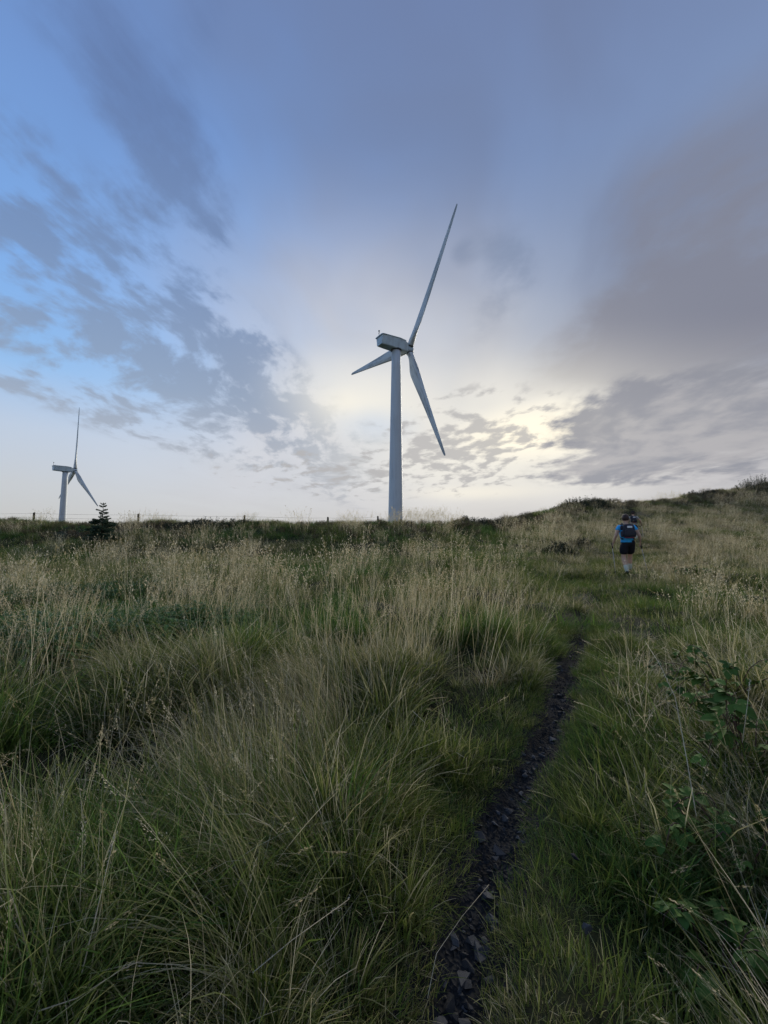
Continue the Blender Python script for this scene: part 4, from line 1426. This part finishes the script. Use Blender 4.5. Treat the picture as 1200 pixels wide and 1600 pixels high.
def person(loc, heading, label, J, mats, cap=False):
    """J: joints in the walker's own space, +y ahead"""
    P, E, RAD, ix = [], [], [], {}
    def add(n, p, r, par=None):
        ix[n] = len(P); P.append(p); RAD.append(r)
        if par: E.append((ix[par], ix[n]))
    lp = lambda a, b_, t: tuple(a[i] + (b_[i] - a[i]) * t for i in range(3))
    add('pelvis', J['pelvis'], (0.135, 0.11)); add('waist', J['waist'], (0.120, 0.095), 'pelvis'); add('chest', J['chest'], (0.155, 0.115), 'waist')
    add('neck', J['neck'], 0.055, 'chest'); add('jaw', J['jaw'], (0.066, 0.072), 'neck'); add('head', J['head'], (0.078, 0.092), 'jaw'); add('crown', J['crown'], (0.055, 0.065), 'head')
    nose = (J['head'][0], J['head'][1] + 0.105, J['head'][2] - 0.03); add('nose', nose, 0.012, 'head')
    for s in ('L', 'R'):
        sg = -1 if s == 'L' else 1
        add('ear' + s, (J['head'][0] + sg * 0.088, J['head'][1] - 0.005, J['head'][2] - 0.02), (0.012, 0.02), 'head')
        add('sh' + s, J['sh' + s], 0.062, 'chest'); add('ua' + s, lp(J['sh' + s], J['el' + s], .55), 0.058, 'sh' + s); add('el' + s, J['el' + s], 0.046, 'ua' + s)
        add('fa' + s, lp(J['el' + s], J['wr' + s], .4), 0.041, 'el' + s); add('wr' + s, J['wr' + s], 0.027, 'fa' + s)
        w, e = Vector(J['wr' + s]), Vector(J['el' + s]); d = (w - e).normalized()
        palm = w + d * 0.065; add('palm' + s, tuple(palm), (0.040, 0.018), 'wr' + s)
        fwd = Vector((0, 1, 0)); side = d.cross(fwd).normalized() * sg
        spread = Vector((0, 1, 0)) - d * d.y; spread.normalize()
        curl = -side
        for k, (off, ln) in enumerate(((0.027, .070), (0.010, .080), (-0.008, .075), (-0.025, .060))):
            b_ = palm + spread * off + d * 0.02
            m1 = b_ + d * ln * .45 - Vector((sg * 0.006, 0, 0)); m2 = m1 + (d * .4 + Vector((-sg * 1.0, 0.1, 0))).normalized() * ln * .40
            m3 = m2 + Vector((-sg * .3, 0, 0.9)).normalized() * ln * .3
            add('f%d0%s' % (k, s), tuple(b_), 0.0095, 'palm' + s); add('f%d1%s' % (k, s), tuple(m1), 0.009, 'f%d0%s' % (k, s)); add('f%d2%s' % (k, s), tuple(m2), 0.0085, 'f%d1%s' % (k, s)); add('f%d3%s' % (k, s), tuple(m3), 0.0075, 'f%d2%s' % (k, s))
        th = w + d * 0.03 + spread * 0.035; add('t0' + s, tuple(th), 0.011, 'palm' + s); th2 = th + spread * 0.022 + d * 0.028 - Vector((sg * .012, 0, 0)); add('t1' + s, tuple(th2), 0.0095, 't0' + s)
        add('t2' + s, tuple(th2 + d * 0.02 - Vector((sg * .022, 0, 0))), 0.008, 't1' + s)
        add('hip' + s, J['hip' + s], 0.080, 'pelvis'); add('th' + s, lp(J['hip' + s], J['kn' + s], .5), 0.078, 'hip' + s); add('kn' + s, J['kn' + s], 0.066, 'th' + s)
        add('ca' + s, lp(J['kn' + s], J['an' + s], .35), 0.068, 'kn' + s); add('an' + s, J['an' + s], 0.036, 'ca' + s)
        add('ft' + s, J['ft' + s], (0.040, 0.026), 'an' + s)
    body = skin_mesh('person', P, E, RAD, mats['skin'])
    body.location = loc; body.rotation_euler = (0, 0, heading)
    tag(body, label, 'person', 'walkers on the path')
    for sg in (-1, 1):     # eyes
        mb = MB(); lathe(mb, [(0.001, -0.011), (0.009, -0.006), (0.011, 0), (0.009, 0.006), (0.001, 0.011)], 8, Matrix.Translation((J['head'][0] + sg * 0.032, J['head'][1] + 0.078, J['head'][2])))
        mb.build('eye', m_white, body, True)
    # shirt with short sleeves
    P2, E2, R2 = [J['pelvis'][:2] + (J['pelvis'][2] - 0.03,), J['waist'], J['chest'], lp(J['chest'], J['neck'], .55)], [(0, 1), (1, 2), (2, 3)], [(0.228, 0.182), (0.200, 0.158), (0.205, 0.155), (0.095, 0.085)]
    for s in ('L', 'R'):
        n = len(P2)
        P2 += [J['sh' + s], lp(J['sh' + s], J['el' + s], .28), lp(J['sh' + s], J['el' + s], .52)]; R2 += [0.092, 0.082, 0.078]; E2 += [(2, n), (n, n + 1), (n + 1, n + 2)]
    skin_mesh('shirt', P2, E2, R2, mats['shirt'], body, 2, 1)
    # shorts
    P3, E3, R3 = [J['waist'][:2] + (J['pelvis'][2] + 0.13,), J['pelvis'][:2] + (J['pelvis'][2] - 0.01,)], [(0, 1)], [(0.205, 0.165), (0.222, 0.182)]
    for s in ('L', 'R'):
        n = len(P3); P3 += [J['hip' + s], lp(J['hip' + s], J['kn' + s], .38), lp(J['hip' + s], J['kn' + s], .80)]; R3 += [0.138, 0.130, 0.124]; E3 += [(1, n), (n, n + 1), (n + 1, n + 2)]
    skin_mesh('shorts', P3, E3, R3, mats['shorts'], body, 2, 1)
    for s in ('L', 'R'):
        skin_mesh('sock', [lp(J['kn' + s], J['an' + s], .48), lp(J['kn' + s], J['an' + s], .75), J['an' + s], lp(J['an' + s], J['ft' + s], .4)], [(0, 1), (1, 2), (2, 3)], [0.072, 0.064, 0.054, 0.046], m_sock, body, 2)
        a, f = Vector(J['an' + s]), Vector(J['ft' + s]); d = (f - a); d.z *= 0.3; d.normalize()
        heel = a - d * 0.055 + Vector((0, 0, -0.035)); toe = f + d * 0.06
        skin_mesh('shoe', [tuple(heel), tuple((heel + toe) / 2 + Vector((0, 0, .012))), tuple(toe)], [(0, 1), (1, 2)], [(0.046, 0.042), (0.050, 0.046), (0.042, 0.030)], m_shoe, body, 2)
    h = Vector(J['head'])
    bm = bmesh.new(); bmesh.ops.create_icosphere(bm, subdivisions=3, radius=1.0)
    for v in bm.verts:
        p = v.co
        k = 1 + 0.05 * math.sin(9 * p.x + 4 * p.z) * math.cos(7 * p.y)
        v.co = Vector((p.x * 0.096 * k, p.y * 0.108 * k - 0.012, p.z * 0.115 * k + 0.018))
    bmesh.ops.delete(bm, geom=[v for v in bm.verts if v.co.y > 0.045 and v.co.z < 0.075 or v.co.z < -0.085], context='VERTS')
    hair = from_bm('hair', bm, m_hair, body, True); hair.location = tuple(h + Vector((0, 0, 0.01)))
    if cap:
        mb = MB(); lathe(mb, [(0.106, 0.0), (0.108, 0.04), (0.095, 0.085), (0.055, 0.115), (0.004, 0.122)], 20, Matrix.Translation(tuple(h + Vector((0, -0.005, 0.03)))))
        mb.box(tuple(h + Vector((0, 0.14, 0.035))), (0.13, 0.10, 0.012)); mb.build('cap', mats['cap'], body, True)
    return body


def rounded_box(mb, c, s, e=0.25, n=7):
    """pillow-like block"""
    rings = []
    for i in range(n):
        t = -1 + 2 * i / (n - 1)
        k = (1 - abs(t) ** 3.5 * e)
        ring = []
        for a in np.linspace(0, 2 * math.pi, 21)[:-1]:
            ca, sa = math.cos(a), math.sin(a)
            q = (abs(ca) ** 3 + abs(sa) ** 3) ** (-1 / 3)
            ring.append((c[0] + ca * q * s[0] / 2 * k, c[1] + sa * q * s[1] / 2 * k, c[2] + t * s[2] / 2))
        rings.append(ring)
    return mb.loft(rings)


def backpack(loc, heading, J, label, sc=1.0, trim=None, size=1.0):
    root = empty('backpack', loc, heading); root.scale = (size,) * 3
    tag(root, label, 'backpack', 'backpacks of the walkers')
    ch = J['chest']; y0 = ch[1] - 0.215
    zb_ = J['pelvis'][2] + 0.13; zt_ = J['shL'][2] + 0.06; z0 = (zb_ + zt_) / 2; H = zt_ - zb_
    body = rounded_box(MB(), (ch[0], y0, z0), (0.30 * sc, 0.17, H), 0.30, 9).build('pack_body', m_pack, root, True)
    rounded_box(MB(), (ch[0] + 0.01, y0 - 0.085, z0 - H * .12), (0.24 * sc, 0.07, H * .55), 0.35, 7).build('front_pocket', m_pock, root, True)
    MB().box((ch[0] + 0.01, y0 - 0.0925, z0 + H * .30), (0.125, 0.008, 0.055)).build('white_label', m_white, body)
    for sg in (-1, 1):
        rounded_box(MB(), (ch[0] + sg * 0.150 * sc, y0 + 0.03, z0 - H * .22), (0.07, 0.14, H * .42), 0.3, 7).build('side_pocket', m_pock if sg < 0 else m_pack, root, True)
        pts = [(ch[0] + sg * 0.10, y0 + 0.06, J['shL'][2] + 0.03), (ch[0] + sg * 0.115, ch[1] - 0.02, J['shL'][2] + 0.095), (ch[0] + sg * 0.12, ch[1] + 0.12, J['shL'][2] + 0.0), (ch[0] + sg * 0.125, ch[1] + 0.155, ch[2] - 0.06), (ch[0] + sg * 0.155, ch[1] + 0.05, ch[2] - 0.22), (ch[0] + sg * 0.15, y0 + 0.05, ch[2] - 0.27)]
        MB().tube(pts, 0.02, 8).build('shoulder_strap', m_pack, root, True)
    rounded_box(MB(), (ch[0] - 0.16 * sc, y0 + 0.03, z0 + H * .24), (0.07, 0.08, H * .36), 0.5, 7).build('bottle', m_pack, root, True)
    MB().box((ch[0], y0 - 0.06, z0 - H * .47), (0.22, 0.06, 0.03)).build('trim', trim or m_red, root)
    return root


def pole(loc, heading, top, tip, label, size=1.0):
    root = empty('trekking_pole', loc, heading); root.scale = (size,) * 3; tag(root, label, 'trekking pole', 'trekking poles of the walkers')
    a, b_ = Vector(top), Vector(tip); d = (b_ - a).normalized()
    MB().tube([a - d * 0.05, a - d * 0.02, a + d * 0.11, a + d * 0.13], [0.014, 0.019, 0.016, 0.010], 10).build('grip', m_grip, root, True)
    MB().tube([a + d * 0.12, (a + b_) / 2, b_], [0.009, 0.008, 0.006], 8).build('shaft', m_alu, root, True)
    mb = MB(); lathe(mb, [(0.006, 0), (0.028, 0.004), (0.028, 0.010), (0.006, 0.014)], 14, Matrix.Translation(b_ - d * 0.07)); mb.build('basket', m_grip, root, True)
    return root


J1 = dict(pelvis=(0, 0, 0.92), waist=(0, 0.02, 1.10), chest=(0, 0.05, 1.29), neck=(0, 0.075, 1.475), jaw=(0, 0.095, 1.545), head=(-0.005, 0.10, 1.615), crown=(-0.005, 0.09, 1.68),
          shL=(-0.180, 0.05, 1.385), elL=(-0.290, -0.02, 1.125), wrL=(-0.350, 0.06, 0.90), shR=(0.180, 0.05, 1.385), elR=(0.300, -0.05, 1.130), wrR=(0.350, 0.08, 0.92),
          hipL=(-0.092, 0.0, 0.875), knL=(-0.100, 0.02, 0.47), anL=(-0.085, -0.20, 0.11), ftL=(-0.085, -0.07, 0.035), hipR=(0.092, 0.01, 0.875), knR=(0.110, 0.24, 0.52), anR=(0.105, 0.24, 0.14), ftR=(0.112, 0.38, 0.085))
X1, Y1 = at_depth(979.5, 12.6)
L1 = (X1, Y1, hz(X1, Y1) - 0.0)
H1 = -R(16)
walker = person(L1, H1, 'walker seen from behind in a blue T-shirt and black shorts', J1, dict(skin=m_skin, shirt=m_shirt, shorts=m_short))
S1 = 1.06
walker.scale = (S1,) * 3
backpack(L1, H1, J1, 'dark navy backpack with a white label on the blue-shirted walker', 1.05, None, S1)
pole(L1, H1, (-0.375, 0.10, 0.86), (-0.40, -0.30, 0.02), 'trekking pole in the left hand of the blue-shirted walker', S1)
pole(L1, H1, (0.378, 0.12, 0.86), (0.42, -0.25, 0.04), 'trekking pole in the right hand of the blue-shirted walker', S1)

J2 = {k: (v[0], v[1], v[2]) for k, v in J1.items()}
for a in ('hip', 'kn', 'an', 'ft'):      # the other foot leads
    l, r_ = J1[a + 'L'], J1[a + 'R']
    J2[a + 'L'] = (-r_[0], r_[1], r_[2]); J2[a + 'R'] = (-l[0], l[1], l[2])
J2['elR'] = (0.34, 0.02, 1.16); J2['wrR'] = (0.40, 0.20, 1.02)
X2, Y2 = at_depth(990.5, 24.0)
L2 = (X2, Y2, hz(X2, Y2))
H2 = -R(24)
person(L2, H2, 'farther walker in a dark cap partly hidden behind the blue-shirted one', J2, dict(skin=m_skin, shirt=m_pale, shorts=m_short, cap=m_grip), True)
backpack(L2, H2, J2, 'small dark backpack with a red trim on the farther walker', 0.9, m_red)
pole(L2, H2, (0.43, 0.26, 0.96), (0.46, -0.1, 0.03), 'trekking pole of the farther walker')
